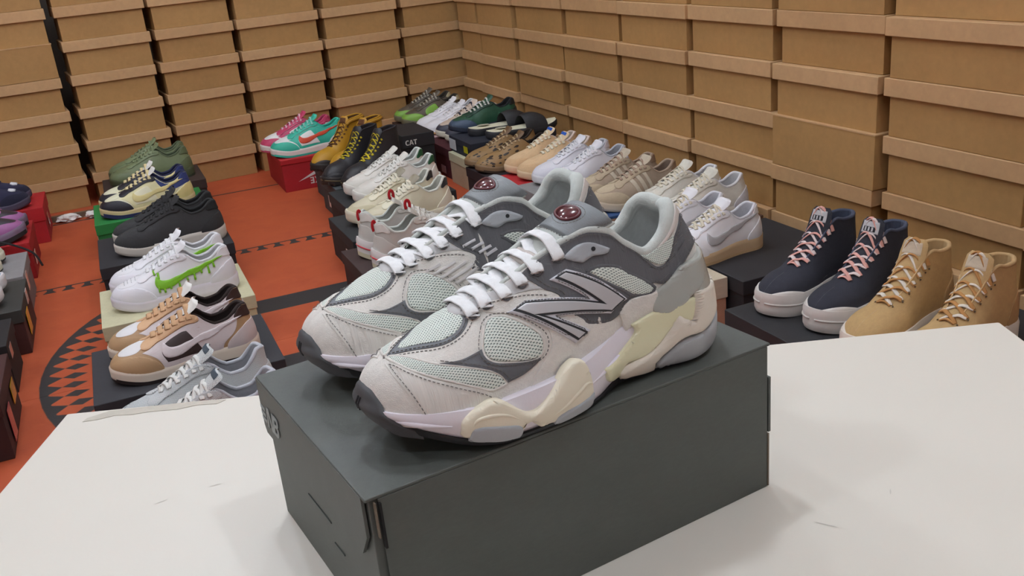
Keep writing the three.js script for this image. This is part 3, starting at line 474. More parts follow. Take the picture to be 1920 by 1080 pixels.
  for (let i = 0; i < 6; i++) {
    add('lace', lace(eye(i, 1), eye(i, -1), i === 5 ? .0072 : .0062, .0050), lm); if (i < 5) add('lace', lace(eye(i, 1), eye(i + 1, -1), .0036, .0046), lm);
    for (const s of sides) { const e = eye(i, s), g = new THREE.TorusGeometry(.0028, .0008, 6, 16); g.rotateX(Math.PI / 2); g.applyQuaternion(new THREE.Quaternion().setFromUnitVectors(V(0, 1, 0), e.n)); g.translate(...e.p.clone().addScaledVector(e.n, .0016).toArray()); add('eyelet', g, stuff('leather', HCOL.dark)); }
  }
  return root;
}
function slab2(T, p0, p1, q0, q1, off) { const f = o => (a, b) => { const e = Math.min(1, Math.min(a, 1 - a) * 5, Math.min(b, 1 - b) * 6), r = T(lerp(p0, p1, a), lerp(q0, q1, b), lerp(0, o, Math.sqrt(1 - (1 - e) ** 2))); return [...r, a * .02, b * .02]; }; return gridGeo(f(off), 10, 14); }
// ---------- sneakers of the display rows ----------
const SHAPES = {
  low: { L: .285, sole: [[0, .036], [.3, .034], [.6, .028], [1, .026]], spring: [[0, .003], [.1, 0], [.75, 0], [1, .012]], edge: [[0, .104], [.05, .107], [.11, .1], [.19, .088], [.27, .085], [.33, .095], [.39, .111], [.44, .113], [.56, .1], [.68, .081], [.74, .073], [.86, .065], [1, .058]], over: .004, eyes: [.62, .585, .552, .52, .488, .458], tongue: [[.2, .076], [.17, .092], [.145, .107], [.125, .12], [.112, .131], [.108, .139]] },
  chunky: { L: .285, sole: [[0, .05], [.25, .042], [.5, .036], [.8, .032], [1, .034]], spring: [[0, .01], [.1, 0], [.7, 0], [1, .018]], edge: [[0, .12], [.05, .124], [.11, .112], [.19, .096], [.27, .094], [.33, .105], [.39, .121], [.44, .122], [.56, .107], [.68, .087], [.76, .078], [.88, .068], [1, .06]], over: .008, eyes: [.625, .588, .552, .518, .486, .458], tongue: [[.2, .083], [.17, .1], [.145, .115], [.125, .129], [.11, .141], [.104, .147]] },
  flat: { L: .285, sole: [[0, .028], [.4, .025], [1, .022]], spring: [[0, .003], [.1, 0], [.75, 0], [1, .012]], edge: [[0, .096], [.05, .099], [.11, .091], [.19, .078], [.27, .075], [.33, .085], [.39, .099], [.44, .1], [.56, .088], [.68, .07], [.76, .063], [.88, .056], [1, .05]], over: .003, eyes: [.62, .585, .552, .52, .488, .458], tongue: [[.2, .066], [.17, .081], [.145, .095], [.125, .107], [.113, .118], [.109, .126]] },
  high: { L: .28, sole: [[0, .05], [.4, .048], [1, .046]], spring: [[0, .002], [.1, 0], [.8, 0], [1, .006]], edge: [[0, .158], [.06, .16], [.15, .158], [.25, .16], [.32, .166], [.38, .158], [.46, .134], [.56, .11], [.67, .088], [.76, .08], [.88, .073], [1, .066]], over: .005, eyes: [.615, .575, .535, .5, .468, .44, .418], tongue: [[.195, .084], [.165, .103], [.142, .124], [.126, .146], [.115, .168], [.108, .19]], hi: 1 },
  boot: { L: .29, sole: [[0, .04], [.25, .036], [.35, .03], [.6, .032], [1, .03]], spring: [[0, .001], [.1, 0], [.8, 0], [1, .01]], edge: [[0, .182], [.06, .186], [.15, .184], [.25, .182], [.32, .18], [.37, .17], [.44, .14], [.54, .112], [.66, .09], [.76, .082], [.88, .075], [1, .064]], over: .006, eyes: [.61, .57, .53, .496, .466, .44, .42], tongue: [[.195, .084], [.165, .104], [.14, .126], [.122, .15], [.112, .172], [.104, .194]], hi: 1 },
};
for (const k in SHAPES) {
  const h = SHAPES[k], sole = curve(h.sole), spring = curve(h.spring), wl = [[0, .035], [.12, .0365], [.3, .036], [.45, .0415], [.62, .050], [.75, .051], [.88, .0485], [1, .046]], wm = [[0, .034], [.12, .0355], [.3, .0335], [.45, .037], [.62, .046], [.75, .049], [.88, .048], [1, .046]];
  const xs = [0, .1, .2, .3, .4, .5, .6, .7, .8, .9, 1];
  h.S = lastSurface({ L: h.L, xh: .15, xt: .72, pt: 2.3, yt: .82, py: 2.3, belly: .003, wl, wm, base: xs.map(x => [x, sole(x) + spring(x) - .008]), edge: h.edge, ew: h.hi ? [[0, .02], [.06, .024], [.14, .028], [.25, .029], [.34, .027], [.42, .024], [.52, .02], [.62, .016], [.68, 0], [1, 0]] : [[0, .019], [.06, .023], [.14, .027], [.25, .028], [.35, .025], [.42, .019], [.52, .015], [.62, .012], [.68, 0], [1, 0]], open: [[0, 1], [.3, 1], [.42, .75], [.6, .45], [.7, .12], [.78, 0], [1, 0]], n: [[0, 2.2], [.6, 2.3], [.8, 2.35], [1, 2.2]], back: h.hi ? [[.03, 0], [.06, 0], [.1, .008], [.14, .006], [.19, .002]] : [[.03, 0], [.05, .001], [.08, .007], [.1, .011], [.125, .012]] });
  const cl = curve(wl), cm = curve(wm);
  h.W = (u, t) => { const x = X(u), s = t < 0 ? -1 : 1, kk = 1 - Math.abs(t); let f = 1; if (x < .16) f = Math.sqrt(Math.max(0, 1 - (1 - x / .16) ** 2)); if (x > .71) f = Math.max(0, 1 - ((x - .71) / .29) ** 2.3) ** (1 / 2.3); const w = ((s > 0 ? cl(x) : cm(x)) + h.over - (h.hi ? 0 : .001)) * f, b = spring(x), y = lerp(b, b + sole(x), kk), r = Math.min(kk, 1 - kk) * sole(x), e = r < .004 ? (1 - Math.sqrt(1 - (1 - r / .004) ** 2)) * .003 : 0; return [-h.over + (h.L + 2 * h.over) * x + (x < .08 ? (1 - x / .08) * e : 0) - (x > .92 ? (x - .92) / .08 * e : 0), y, s * Math.max(0, w - e)]; };
}
const fl = (p, s) => p.map(q => [q[0], q[1] * s, q[2]]);
// (u,t) of a point given in side view: x along the shoe (0 heel .. 1 toe), y height in metres
function sideAt(S, x, y) { const u = U(x); let a = 1, b = .01; for (let i = 0; i < 22; i++) { const m = (a + b) / 2; if (S(u, m)[1] < y) a = m; else b = m; } return [u, a]; }
const sidePoly = (S, pts) => pts.map(p => [...sideAt(S, p[0], p[1]), p[2]]);
const SWOOSH = [[.632, .072, 1], [.652, .058], [.638, .047], [.59, .043], [.5, .047], [.36, .06], [.22, .074], [.07, .088, 1], [.24, .081], [.4, .07], [.5, .0635], [.565, .061], [.605, .0635]];
const PATCH = [[.63, .036, 1], [.655, .055], [.62, .07], [.52, .082], [.47, .084, 1], [.42, .06], [.38, .036, 1]];
const PAN = {
  guard: s => [[.6, .995, 1], [.62, .82], [.655, .66], [.70, .52], [.75, .45], [.81, .36], [.84, .2], [.845, 0, 1], [.92, 0], [.97, 0], [.995, 0, 1], [.995, .995, 1], [.8, .995], [.7, .995]],
  toe: [[.66, 0], [.668, .12], [.69, .26], [.72, .36], [.76, .36], [.8, .29], [.83, .15], [.838, 0], [.83, -.15], [.8, -.29], [.76, -.36], [.72, -.36], [.69, -.26], [.668, -.12]],
  stay: [[.665, .02, 1], [.6, .015], [.53, .012], [.47, .012], [.425, .03], [.42, .14], [.44, .24, 1], [.5, .26], [.56, .29], [.61, .33], [.655, .4], [.685, .34], [.69, .2], [.68, .08]],
  heel: [[0, .42, 1], [.12, .44], [.22, .5], [.28, .62], [.31, .8], [.315, .995, 1], [.2, .995], [.1, .995], [0, .995, 1]],
  tab: [[0, .01, 1], [.12, .01], [.2, .02], [.235, .1], [.21, .22], [.12, .3], [0, .32, 1]],
  quarter: [[.43, .03, 1], [.4, .03], [.35, .03], [.28, .03], [.2, .05, 1], [.22, .25], [.25, .45], [.32, .7], [.34, .995, 1], [.45, .995], [.6, .995, 1], [.615, .8], [.65, .6], [.69, .44, 1], [.655, .41], [.6, .34], [.55, .3], [.45, .25], [.42, .15]],
  stripe: i => [[.585 - i * .05, .28, 1], [.56 - i * .05, .26, 1], [.5 - i * .055, .98, 1], [.53 - i * .055, .98, 1]],
};
function sneaker(name, label, c, pos, turn, mir, group) {
  const h = SHAPES[c.shape || 'low'], S = h.S, root = thing(name, label, c.cat || 'shoe', pos, turn, group), fin = g => mir ? mirrorZ(g) : g, sides = [1, -1];
  const add = (n, g, m, parent = root, lab) => part(n, fin(g), m, parent, lab);
  const k = c.kind || 'leather', E = c.edge || .007, m = (col, kind = k) => stuff(kind, col);
  const base = c.base, lining = m(c.lining ?? 0xdedede, 'cloth');
  add('upper', mergeGeometries(sides.map(s => gridGeo((a, b) => { const t = s * lerp(.0005, 1, b); return [...S(a, t), a * .36, t * .13]; }, 56, 16, s < 0))), m(base));
  const both = (n, pts, mm, o = {}) => { for (const s of sides) add(n, panel(S, fl(pts, s), { edge: E, h: .0022, ...o }), mm); };
  if (c.quarter !== undefined) both('quarter_panel', PAN.quarter, m(c.quarter), { h: .001 });
  if (c.patch !== undefined) both('side_panel', sidePoly(S, PATCH), m(c.patch), { h: .0018 });
  if (c.toe !== undefined) { const t = add('toe_box', panel(S, PAN.toe, { edge: E, h: .0007 }), m(c.toe)); if (c.holes) { const hg = []; for (let i = 0; i < 4; i++) for (let j = -2; j <= 2; j++) { const f = frameAt(S, .7 + i * .026, j * .075 + (i % 2) * .03), g = new THREE.CylinderGeometry(.0011, .0011, .0006, 6); g.applyQuaternion(new THREE.Quaternion().setFromUnitVectors(V(0, 1, 0), f.n)); g.translate(...f.p.addScaledVector(f.n, .0007).toArray()); hg.push(g); } add('perforation', mergeGeometries(hg), m(0x77777a, 'rubber'), t); } }
  if (c.guard !== undefined) both('toe_guard', PAN.guard(), m(c.guard));
  if (c.heel !== undefined) both('heel_counter', PAN.heel, m(c.heel));
  if (c.stay !== undefined) both('eyestay', PAN.stay, m(c.stay), { h: .003 });
  if (c.tab !== undefined) both('heel_tab', PAN.tab, m(c.tab), { h: .002, r: .002 });
  if (c.swoosh !== undefined) { for (const s of sides) { const w = add('side_mark', panel(S, fl(sidePoly(S, c.mark || SWOOSH), s), { edge: .006, h: .0036, r: .001 }), m(c.swoosh)); if (c.drip && s > 0) for (const [x, y, l] of [[.63, .05, .012], [.59, .044, .009], [.54, .046, .006], [.47, .05, .014], [.4, .057, .007], [.34, .063, .016], [.28, .069, .01], [.22, .074, .019], [.17, .079, .012], [.64, .074, -.008], [.615, .066, -.012]]) { const [u0, t0] = sideAt(S, x, y), [, t1] = sideAt(S, x, y - l); add('drip', tube([0, .3, .6, 1].map(q => { const f = frameAt(S, u0, s * lerp(t0, t1, q)); return f.p.addScaledVector(f.n, .002); }), z => .0022 + .0006 * z, 6), m(c.swoosh), w); } } }
  if (c.stripes !== undefined) for (let i = 0; i < 3; i++) both('side_stripe', PAN.stripe(i), m(c.stripes), { h: .002, edge: .007 });
  if (c.blob) for (const [nm, pts, col, hh] of c.blob) both(nm, pts, m(col), { h: hh || .0014 });
  if (c.spots) { const r = rng(c.seed || 5); for (const s of sides) for (let i = 0; i < c.spots[1]; i++) { const u = .15 + r() * .75, t = s * (.25 + r() * .7), a = .012 + r() * .016, pts = []; for (let j = 0; j < 7; j++) { const q = j / 7 * 6.283, w = a * (.6 + .6 * r()); pts.push([u + Math.cos(q) * w, clamp(t + Math.sin(q) * w * 2.6, -.98, .98)]); } add('print_spot', panel(S, pts, { edge: .012, h: .0008, per: 2 }), m(c.spots[0])); } }
  // sole
  const sole = add('midsole', soleSolid(h.W, 44, 6), m(c.sole ?? 0xeeeeee, 'rubber'));
  if (c.outsole !== undefined) add('outsole', soleSolid((u, t) => { const p = h.W(u, Math.sign(t || 1) * .9), b = h.W(u, 1), kk = 1 - Math.abs(t); return [p[0], lerp(b[1] - .0005, b[1] + (c.outH || .007), kk), p[2] * 1.012]; }, 44, 2), m(c.outsole, 'rubber'));
  if (c.band !== undefined) for (const s of sides) add('sole_band', tube(Array.from({ length: 40 }, (_, i) => V(...h.W(.02 + .96 * i / 39, s * .45))), .0022, 6), m(c.band, 'rubber'), sole);
  if (c.cap !== undefined) add('toe_cap', gridGeo((a, b) => { const s = a < .5 ? -1 : 1, kk = Math.abs(a - .5) * 2, u = 1 - kk * .34, f = frameAt(S, Math.min(u, .999), s * lerp(1, .55 + .4 * kk ** 2, b)), o = .0026 * Math.sqrt(1 - b ** 4); return [f.p.x + f.n.x * o, f.p.y + f.n.y * o, f.p.z + f.n.z * o]; }, 48, 6), m(c.cap, 'rubber'));
  if (c.lugs !== undefined) for (const s of sides) for (let i = 0; i < 11; i++) { const p = h.W(.1 + i * .08, s); add('tread_lug', box(.012, .012, .01, p[0], p[1] + .005, p[2] - s * .004), m(c.lugs, 'rubber'), sole); }
  // inside
  const inner = (u, t) => { const x = X(u), q = S(u, t), s = t < 0 ? -1 : 1, pad = lerp(.004, .007, smooth(.36, .2, x)); return [q[0] + (x < .14 ? (1 - x / .14) * pad : 0), q[1], s * Math.max(0, Math.abs(q[2]) - pad)]; };
  add('lining', mergeGeometries(sides.map(s => gridGeo((a, b) => [...inner(a * U(.64), s * lerp(.002, .97, b)), a * .2, b * .08], 20, 8, s > 0))), lining);
  const R = curve([[0, .0046], [.22, .0042], [.36, .003], [.44, .002], [.66, .0013]]), ep = []; for (let i = -30; i <= 30; i++) ep.push([Math.abs(i) / 30 * U(.64), i < 0 ? 1 : -1]);
  add('collar_roll', tube(ep.map(([u, s]) => { const x = X(u), q = S(u, s * .001), r = R(x), w = Math.abs(q[2]); return V(q[0] + (x < .14 ? (1 - x / .14) * r * .8 : 0), q[1] - r * .3, s * Math.max(.0003, w - r * .7)); }), z => R(X(ep[Math.round(z * 60)][0])), 8, false, 1, V(0, 1, 0)), c.roll !== undefined ? m(c.roll, 'cloth') : lining);
  add('footbed', gridGeo((a, b) => { const u = a * U(.7) + .02, l = S(u, .86), q = S(u, -.86); return [lerp(l[0], q[0], b), lerp(l[1], q[1], b), lerp(l[2], q[2], b), a * .2, b * .08]; }, 14, 5), m(c.footbed ?? 0xb9b4aa, 'cloth'));
  // tongue
  const tc = spline(h.tongue.map(p => V(p[0], p[1], 0)), 24), tw = curve(h.hi ? [[0, .014], [.4, .02], [.75, .026], [.94, .024], [1, .017]] : [[0, .012], [.5, .019], [.8, .024], [.94, .022], [1, .014]]);
  const tg = (p, q, o) => { const i = clamp(p) * 23.999, a = tc[Math.floor(i)].clone().lerp(tc[Math.floor(i) + 1], i % 1), d = tc[Math.min(24, Math.floor(i) + 1)].clone().sub(tc[Math.max(0, Math.floor(i) - 1)]).normalize(), n = V(d.y, -d.x, 0); if (n.x < 0) n.negate(); const dr = .006 * q * q * (.4 + p); return [a.x + n.x * (o - dr), a.y + n.y * (o - dr), q * tw(p)]; };
  const slab = (p0, p1, q0, o1, o0) => mergeGeometries([o1, o0].map((o, i) => gridGeo((a, b) => { const e = Math.min(1, Math.min(a, 1 - a) * 6, Math.min(b, 1 - b) * 6); return [...tg(lerp(p0, p1, a), lerp(-q0, q0, b), lerp((o0 + o1) / 2, o, Math.sqrt(1 - (1 - e) ** 2))), a * .1, b * .05]; }, 14, 10, i === 1)));
  const tongue = add('tongue', slab(0, 1, 1, .002, -.004), m(c.tongue ?? base, c.tkind || k));
  if (c.tag !== undefined) { const t0 = add('tongue_tag', slab(.74, .94, .72, .0036, .0005), m(c.tag, 'cloth'), tongue); if (c.tagMark !== undefined) { add('tag_mark', slab(.76, .85, .55, .0042, .002), m(c.tagMark, 'cloth'), t0); for (const q of [-.28, 0, .28]) add('tag_mark', mergeGeometries([gridGeo((a, b) => tg(lerp(.77, .84, a), q + lerp(-.07, .07, b), .0046), 2, 2)]), m(c.tag, 'cloth'), t0); } }
  // laces
  const lc = m(c.lace ?? 0xf2f2f2, 'cloth'), lc2 = c.lace2 !== undefined ? m(c.lace2, 'cloth') : lc, et = c.et || .15, el = c.stay !== undefined ? .0042 : .0015, eye = (i, s) => frameAt(S, h.eyes[i], s * et), N = h.eyes.length, top = x => { let b = tc[0]; for (const q of tc) if (Math.abs(q.x - x) < Math.abs(b.x - x)) b = q; return b.y; };
  const lace = (A, B, hi, mm) => { const up = q => V(0, 1, 0).lerp(q < .5 ? A.n : B.n, Math.abs(q - .5) * 1.2).normalize(), pts = [A.p.clone().addScaledVector(A.n, el)]; for (const q of [.28, .5, .72]) { const p = A.p.clone().lerp(B.p, q); p.y = Math.max(p.y, lerp(p.y, top(p.x), q === .5 ? 1 : .75)) + hi + (el > .002 ? .0015 : 0); pts.push(p); } pts.push(B.p.clone().addScaledVector(B.n, el)); add('lace', tube(spline(pts, 10), c.lw || .0043, 6, false, .36, up), mm); };
  if (!c.noLace) {
    const n = c.laces || N;
    for (let i = 0; i < n; i++) { if (c.cross) { if (i < n - 1) { lace(eye(i, 1), eye(i + 1, -1), .005, lc); lace(eye(i, -1), eye(i + 1, 1), .0035, lc2); } } else lace(eye(i, 1), eye(i, -1), .0045, i % 2 ? lc2 : lc); }
    if (c.cross) lace(eye(0, 1), eye(0, -1), .003, lc);
    if (c.eyelets !== undefined) for (let i = 0; i < N; i++) for (const s of sides) { const e = frameAt(S, h.eyes[i], s * (et + .06)), g = new THREE.CylinderGeometry(.0017, .0017, .001, 8); g.applyQuaternion(new THREE.Quaternion().setFromUnitVectors(V(0, 1, 0), e.n)); g.translate(...e.p.addScaledVector(e.n, .0018).toArray()); add('eyelet', g, m(c.eyelets, 'rubber')); }
  }
  if (c.loop !== undefined) { const p = S(0, .02), f = (a, r) => V(p[0] - .002 + Math.cos(a) * r * .5, p[1] - .004 + Math.sin(a) * r * 1.6, 0); add('pull_loop', tube(Array.from({ length: 15 }, (_, i) => f(-1.2 + i / 14 * 5.4, .009)), .0035, 6, false, .35, V(0, 0, 1)), m(c.loop, 'cloth')); const q = tg(1, 0, 0); add('tongue_loop', tube(Array.from({ length: 13 }, (_, i) => { const a = -.8 + i / 12 * 4.8; return V(q[0] + Math.cos(a) * .006, q[1] + .004 + Math.sin(a) * .013, 0); }), .004, 6, false, .35, V(0, 0, 1)), m(c.loop, 'cloth')); }
  if (c.pad !== undefined) add('collar_pad', tube(Array.from({ length: 41 }, (_, i) => { const a = (i - 20) / 20, u = Math.abs(a) * U(.38), q = S(u, a < 0 ? .06 : -.06); return V(q[0] - (u < .1 ? .001 : 0), q[1], q[2]); }), .007, 8, false, 1, V(0, 1, 0)), m(c.pad));
  return root;
}

function slide(label, pos, turn, mir, group) {
  const t = thing('slide_sandal', label, 'sandal', pos, turn, group), fin = g => mir ? mirrorZ(g) : g, W = SHAPES.flat.W;
  part('sole', fin(soleSolid((u, q) => { const p = W(u, q); return [p[0], p[1], p[2]]; }, 36, 5)), stuff('rubber', 0x2b2c30), t);
  part('footbed', fin(gridGeo((a, b) => { const u = .02 + a * .96, l = W(u, .001), m = W(u, -.001); return [lerp(l[0], m[0], b), lerp(l[1], m[1], b) + .003 * Math.sin(Math.PI * b) + .0005, lerp(l[2], m[2], b) * .96]; }, 30, 8)), stuff('rubber', 0xe6e2c6), t);
  part('heel_print', new THREE.CircleGeometry(.02, 20).rotateX(-Math.PI / 2).scale(1.2, 1, .8).translate(.06, .0345, 0), stuff('rubber', 0xb4b09c), t);
  part('strap', fin(gridGeo((a, b) => { const x = lerp(.14, .23, a), q = b * Math.PI, w = .052; return [x, .012 + Math.sin(q) * (.062 - (a - .4) ** 2 * .05), Math.cos(q) * w]; }, 10, 20)), stuff('rubber', 0x26272b), t);
  return t;
}
// ---------- white table, torn tape, dark grey shoe box, big sneakers ----------
{
  const t = thing('display_table', 'low white table with a glossy top, holding the dark grey shoe box', 'table', [-.119, 0, -1.076], -.379);
  part('table_top', box(1.045, .022, .64, .5225, .431, .32, .003), mat(0xe6e0d4, .42, { bumpMap: grainBump, bumpScale: .00006, clearcoat: .15, clearcoatRoughness: .4 }), t);
  for (const x of [.05, .995]) for (const z of [.05, .59]) part('leg', box(.04, .42, .04, x, .21, z, .002), mat(0xdad6ce, .5), t);
  const scuff = mat(0xd5cfc4, .6), sc = (x, z, a, l) => { const g = new THREE.CircleGeometry(.5, 8); g.scale(l, .0012, 1); g.rotateX(-Math.PI / 2); g.rotateY(a); g.translate(x, .4423, z); part('scuff_mark', g, scuff, t); };
  sc(.17, .205, .5, .014); sc(.215, .185, .3, .012); sc(.69, .18, -.5, .012); sc(.735, .335, -.6, .02); sc(.8, .30, 1.2, .008);
  const tape = new THREE.Shape(); [[.03, .018], [.05, .006], [.09, .004], [.13, .003], [.165, .003], [.18, .006], [.172, .014], [.15, .012], [.13, .018], [.1, .017], [.08, .02], [.06, .018], [.045, .024], [.028, .026]].forEach((p, i) => i ? tape.lineTo(p[0], p[1]) : tape.moveTo(p[0], p[1]));
  const tg = new THREE.ExtrudeGeometry(tape, { depth: .0004, bevelEnabled: false }); tg.rotateX(Math.PI / 2); tg.translate(0, .0004, 0);
  const o = single('torn_tape', tg, mat(0xd6cebf, .4, { map: speckMap }), 'torn strip of yellowed tape left on the white table edge', 'tape', [-.119, .4422, -1.076], -.379);
}
const font = await new FontLoader().loadAsync('fonts/droid/droid_sans_bold.typeface.json');
function text(str, size, depth = .0006) { const g = new TextGeometry(str, { font, size, depth, curveSegments: 4, bevelEnabled: false }); g.computeBoundingBox(); return g; }
{ // local x along the long edge A->C, z toward the viewer; origin at the near left bottom corner
  const t = thing('display_shoe_box', 'dark grey-green cardboard shoe box on the white table', 'box', [.091, .442, -.515], .1294), gm = mat(0x5b5f5a, .55, { map: kraftMap, bumpMap: grainBump, bumpScale: .0001 }), inM = mat(0x77695a, .9), L = .35, W = .2332, H = .132;
  part('body', box(L - .006, H - .003, W - .005, L / 2, H / 2 - .0015, -W / 2 - .0002, .001), gm, t);
  part('front_panel', box(L - .012, H - .0024, .0022, L / 2 + .003, H / 2 - .0012, -.0009, .0006), gm, t);
  part('lid', box(L, .0026, W, L / 2, H - .0013, -W / 2, .001), gm, t);
  { const s = new THREE.Shape(); [[0, 0], [W - .006, 0], [W - .006, -.03], [W - .02, -.05], [.004, -.05], [0, -.044]].forEach((p, i) => i ? s.lineTo(...p) : s.moveTo(...p)); const g = new THREE.ExtrudeGeometry(s, { depth: .0022, bevelEnabled: false }); g.rotateY(-Math.PI / 2); g.translate(.0018, H - .0012, -W); part('lid_flap', g, gm, t); }
  part('corner_tab', box(.001, .026, .003, .0062, H - .017, .0005), inM, t, 'bare cardboard edge at the corner');
  part('slit_shade_strip', box(.0016, .034, .0036, .0095, H - .022, .0004), mat(0x171615, .9), t);  // near-black strip, painted shade for the open slit beside the flap
  part('side_tab', box(.0024, .05, .05, L + .0006, H - .056, -.026), gm, t); part('edge_strip', box(.0014, .05, .004, L - .0022, .026, -.0012), inM, t);
  for (const [z, y, l] of [[-.12, .062, .05], [-.085, .045, .02]]) part('crease', box(.0006, .0008, l, .0026, y, z), mat(0x434946, .8), t);
  // raised pale letters on the end
  const lm = mat(0x8f9491, .5), put = (g, dz, dy) => { g.rotateY(-Math.PI / 2); g.translate(-.0008, H + dy, -W + dz); part('end_logo', g, lm, t); };
  const n = text('N', .02), b = text('B', .02); for (const g of [n, b]) { g.applyMatrix4(new THREE.Matrix4().makeShear(0, 0, .25, 0, 0, 0)); }
  put(n, .014, -.04); put(b, .03, -.04);
  for (let i = 0; i < 3; i++) put(new THREE.BoxGeometry(.012, .003, .0006).translate(.004, i * .0055 + .003, 0), .004, -.04);
}
buildHero('large grey running shoe nearest the viewer, its big side letter facing out', heroSpot(.055), true);
buildHero('large grey running shoe behind its pair, half hidden, white bars on its side', heroSpot(.173), false);
// ---------- display boxes ----------
const swooshShape = (() => { const s = new THREE.Shape(); s.moveTo(0, .35); s.bezierCurveTo(-.1, .1, .05, -.05, .35, .06); s.lineTo(1.3, .5); s.lineTo(.36, .24); s.bezierCurveTo(.15, .18, .02, .22, 0, .35); return s; })();
function showBox(label, x0, x1, z0, z1, y, h, body, lid, o = {}) {
  const w = x1 - x0, d = z1 - z0, t = thing('shoe_box', label, 'box', [(x0 + x1) / 2, y, (z0 + z1) / 2], o.turn || 0, o.group), lh = o.lidH || .035;
  part('body', box(w - .006, h - .003, d - .006, 0, h / 2 - .0015, 0, .0015), stuff('card', body), t);
  part('lid', box(w, lh, d, 0, h - lh / 2, 0, .002), stuff('card', lid), t);
  const dec = (name, g, m) => part(name, g, m, t);
  if (o.sticker) for (const [fx, cz, cy, sw, sh, col] of o.sticker) dec('sticker', box(.001, sh, sw, fx * (w / 2 + .0004), cy, cz), stuff('gloss', col));
  if (o.front) o.front(dec, w, h, d);
  return t;
}
const WHITE = 0xe9e6e2, BLACK = 0x232225;
const D = [];
// column between the aisles (toes to the left), back to front
showBox('dark brown shoe box at the back under the olive sneakers', -.09, .275, -4.03, -3.72, 0, .12, 0x33231f, 0x3a2a26);
showBox('green shoe box under the cream, black and blue sneakers', -.13, .235, -3.6, -3.29, 0, .12, 0x1d7a3a, 0x22893f, { sticker: [[-1, .08, .07, .05, .03, 0xcfd8cf]] });
showBox('black shoe box under the charcoal low sneakers', -.125, .245, -3.1, -2.77, 0, .12, 0x24242a, 0x2b2b31);
showBox('pale cream shoe box under the white sneakers with the green mark', -.13, .225, -2.56, -2.27, 0, .12, 0xd8d3ac, 0xe0dbb6);
showBox('worn black shoe box under the tan and brown sneakers', -.155, .215, -2.13, -1.835, 0, .12, 0x2a2a2e, 0x34343a);
showBox('black shoe box under the white mesh runners beside the table', -.15, .215, -1.72, -1.42, 0, .12, 0x2a2a2e, 0x34343a);
// middle column
showBox('bright red shoe box under the teal and pink sneakers, upside-down mark', .565, .925, -4.1, -3.75, 0, .13, 0xb0161f, 0xbd1a22, { lidH: .02, front: (dec, w, h, d) => {
  const g = new THREE.ExtrudeGeometry(swooshShape, { depth: .0006, bevelEnabled: false }); g.scale(.07, .07, 1); g.rotateZ(Math.PI); g.translate(-.03, .07, d / 2 - .003); dec('box_mark', g, stuff('card', WHITE)); const tx = text('NIKE', .026); tx.translate(-.045, 0, 0); tx.rotateZ(Math.PI); tx.translate(-.035, .045, d / 2 - .003); dec('box_lettering', tx, stuff('card', WHITE)); } });
showBox('dark slate boot box under the yellow work boots', .675, .985, -3.665, -3.425, 0, .12, 0x3b4043, 0x42484b, { sticker: [[-1, .04, .05, .03, .04, WHITE]] });
showBox('dark slate boot box under the black work boots', .645, .985, -3.415, -3.165, 0, .12, 0x3b4043, 0x42484b, { sticker: [[-1, .0, .05, .03, .04, WHITE]] });
showBox('tall black boot box with white lettering behind the boots', .99, 1.12, -3.72, -3.47, 0, .2, 0x1e1d20, 0x232226, { lidH: .05, front: (dec, w, h, d) => { const tx = text('CAT', .019); tx.translate(-.055, .162, d / 2); dec('box_lettering', tx, stuff('card', WHITE)); } });
showBox('black shoe box under the off-white chunky sneakers', .615, .975, -3.15, -2.86, 0, .12, BLACK, 0x2c2e31, { sticker: [[-1, .06, .05, .03, .045, WHITE]] });
showBox('black shoe box under the cream chunky sneakers', .54, .9, -2.83, -2.53, 0, .12, BLACK, 0x2c2e31, { sticker: [[-1, .06, .05, .03, .045, WHITE]] });
showBox('dark maroon shoe box under the grey sneakers with red loops', .49, .85, -2.47, -2.16, 0, .12, 0x4a2a28, 0x43302e, { sticker: [[-1, .06, .05, .03, .045, 0xd9cfc4]] });
// right row
showBox('dark brown shoe box in the corner under the brown and lime sneakers', 1.17, 1.53, -4.23, -4.0, 0, .12, 0x3c2b26, 0x46332d);
showBox('pale pink shoe box under the plain white sneakers', 1.18, 1.54, -3.985, -3.735, 0, .12, 0xcfa6a8, 0xdab9bb, { lidH: .03, sticker: [[-1, .05, .07, .05, .04, 0x6b3e40]] });
showBox('maroon shoe box under the beige and navy sneakers', 1.165, 1.53, -3.725, -3.45, 0, .12, 0x5a1f2a, 0x4f1b26, { sticker: [[-1, .05, .03, .05, .03, 0xc9a7a8]] });
showBox('cream shoe box under the green sneaker and the cream slides', 1.155, 1.52, -3.43, -3.19, 0, .12, 0xcbb89a, 0xd9d6b4);
showBox('flat dark blue shoe box lying on the cream box, white and yellow labels', 1.17, 1.52, -3.445, -3.215, .12, .06, 0x232838, 0x262b3a, { lidH: .025, sticker: [[-1, -.08, .03, .07, .04, 0xdfe3e8], [-1, .06, .03, .04, .025, 0xd8d02c]] });
showBox('black shoe box under the leopard print shoes', 1.13, 1.5, -3.18, -2.96, 0, .11, 0x2b2226, 0x30262a, { sticker: [[-1, .03, .05, .035, .045, 0xd9cfc9]] });
showBox('red shoe box under the peach sneakers', 1.15, 1.52, -2.95, -2.78, 0, .115, 0xb8202a, 0xc7262f, { sticker: [[-1, .0, .04, .07, .035, WHITE]] });
showBox('grey shoe box under the white trainers next to the peach pair', 1.15, 1.52, -2.77, -2.53, 0, .12, 0x8a8a8c, 0x99999b);
showBox('blue shoe box under the taupe striped sneakers', 1.15, 1.53, -2.515, -2.26, 0, .12, 0x2c4a7a, 0x33558a);
showBox('brown shoe box under the cream canvas sneakers', 1.16, 1.54, -2.24, -2.0, 0, .12, 0x5a4030, 0x684a38);
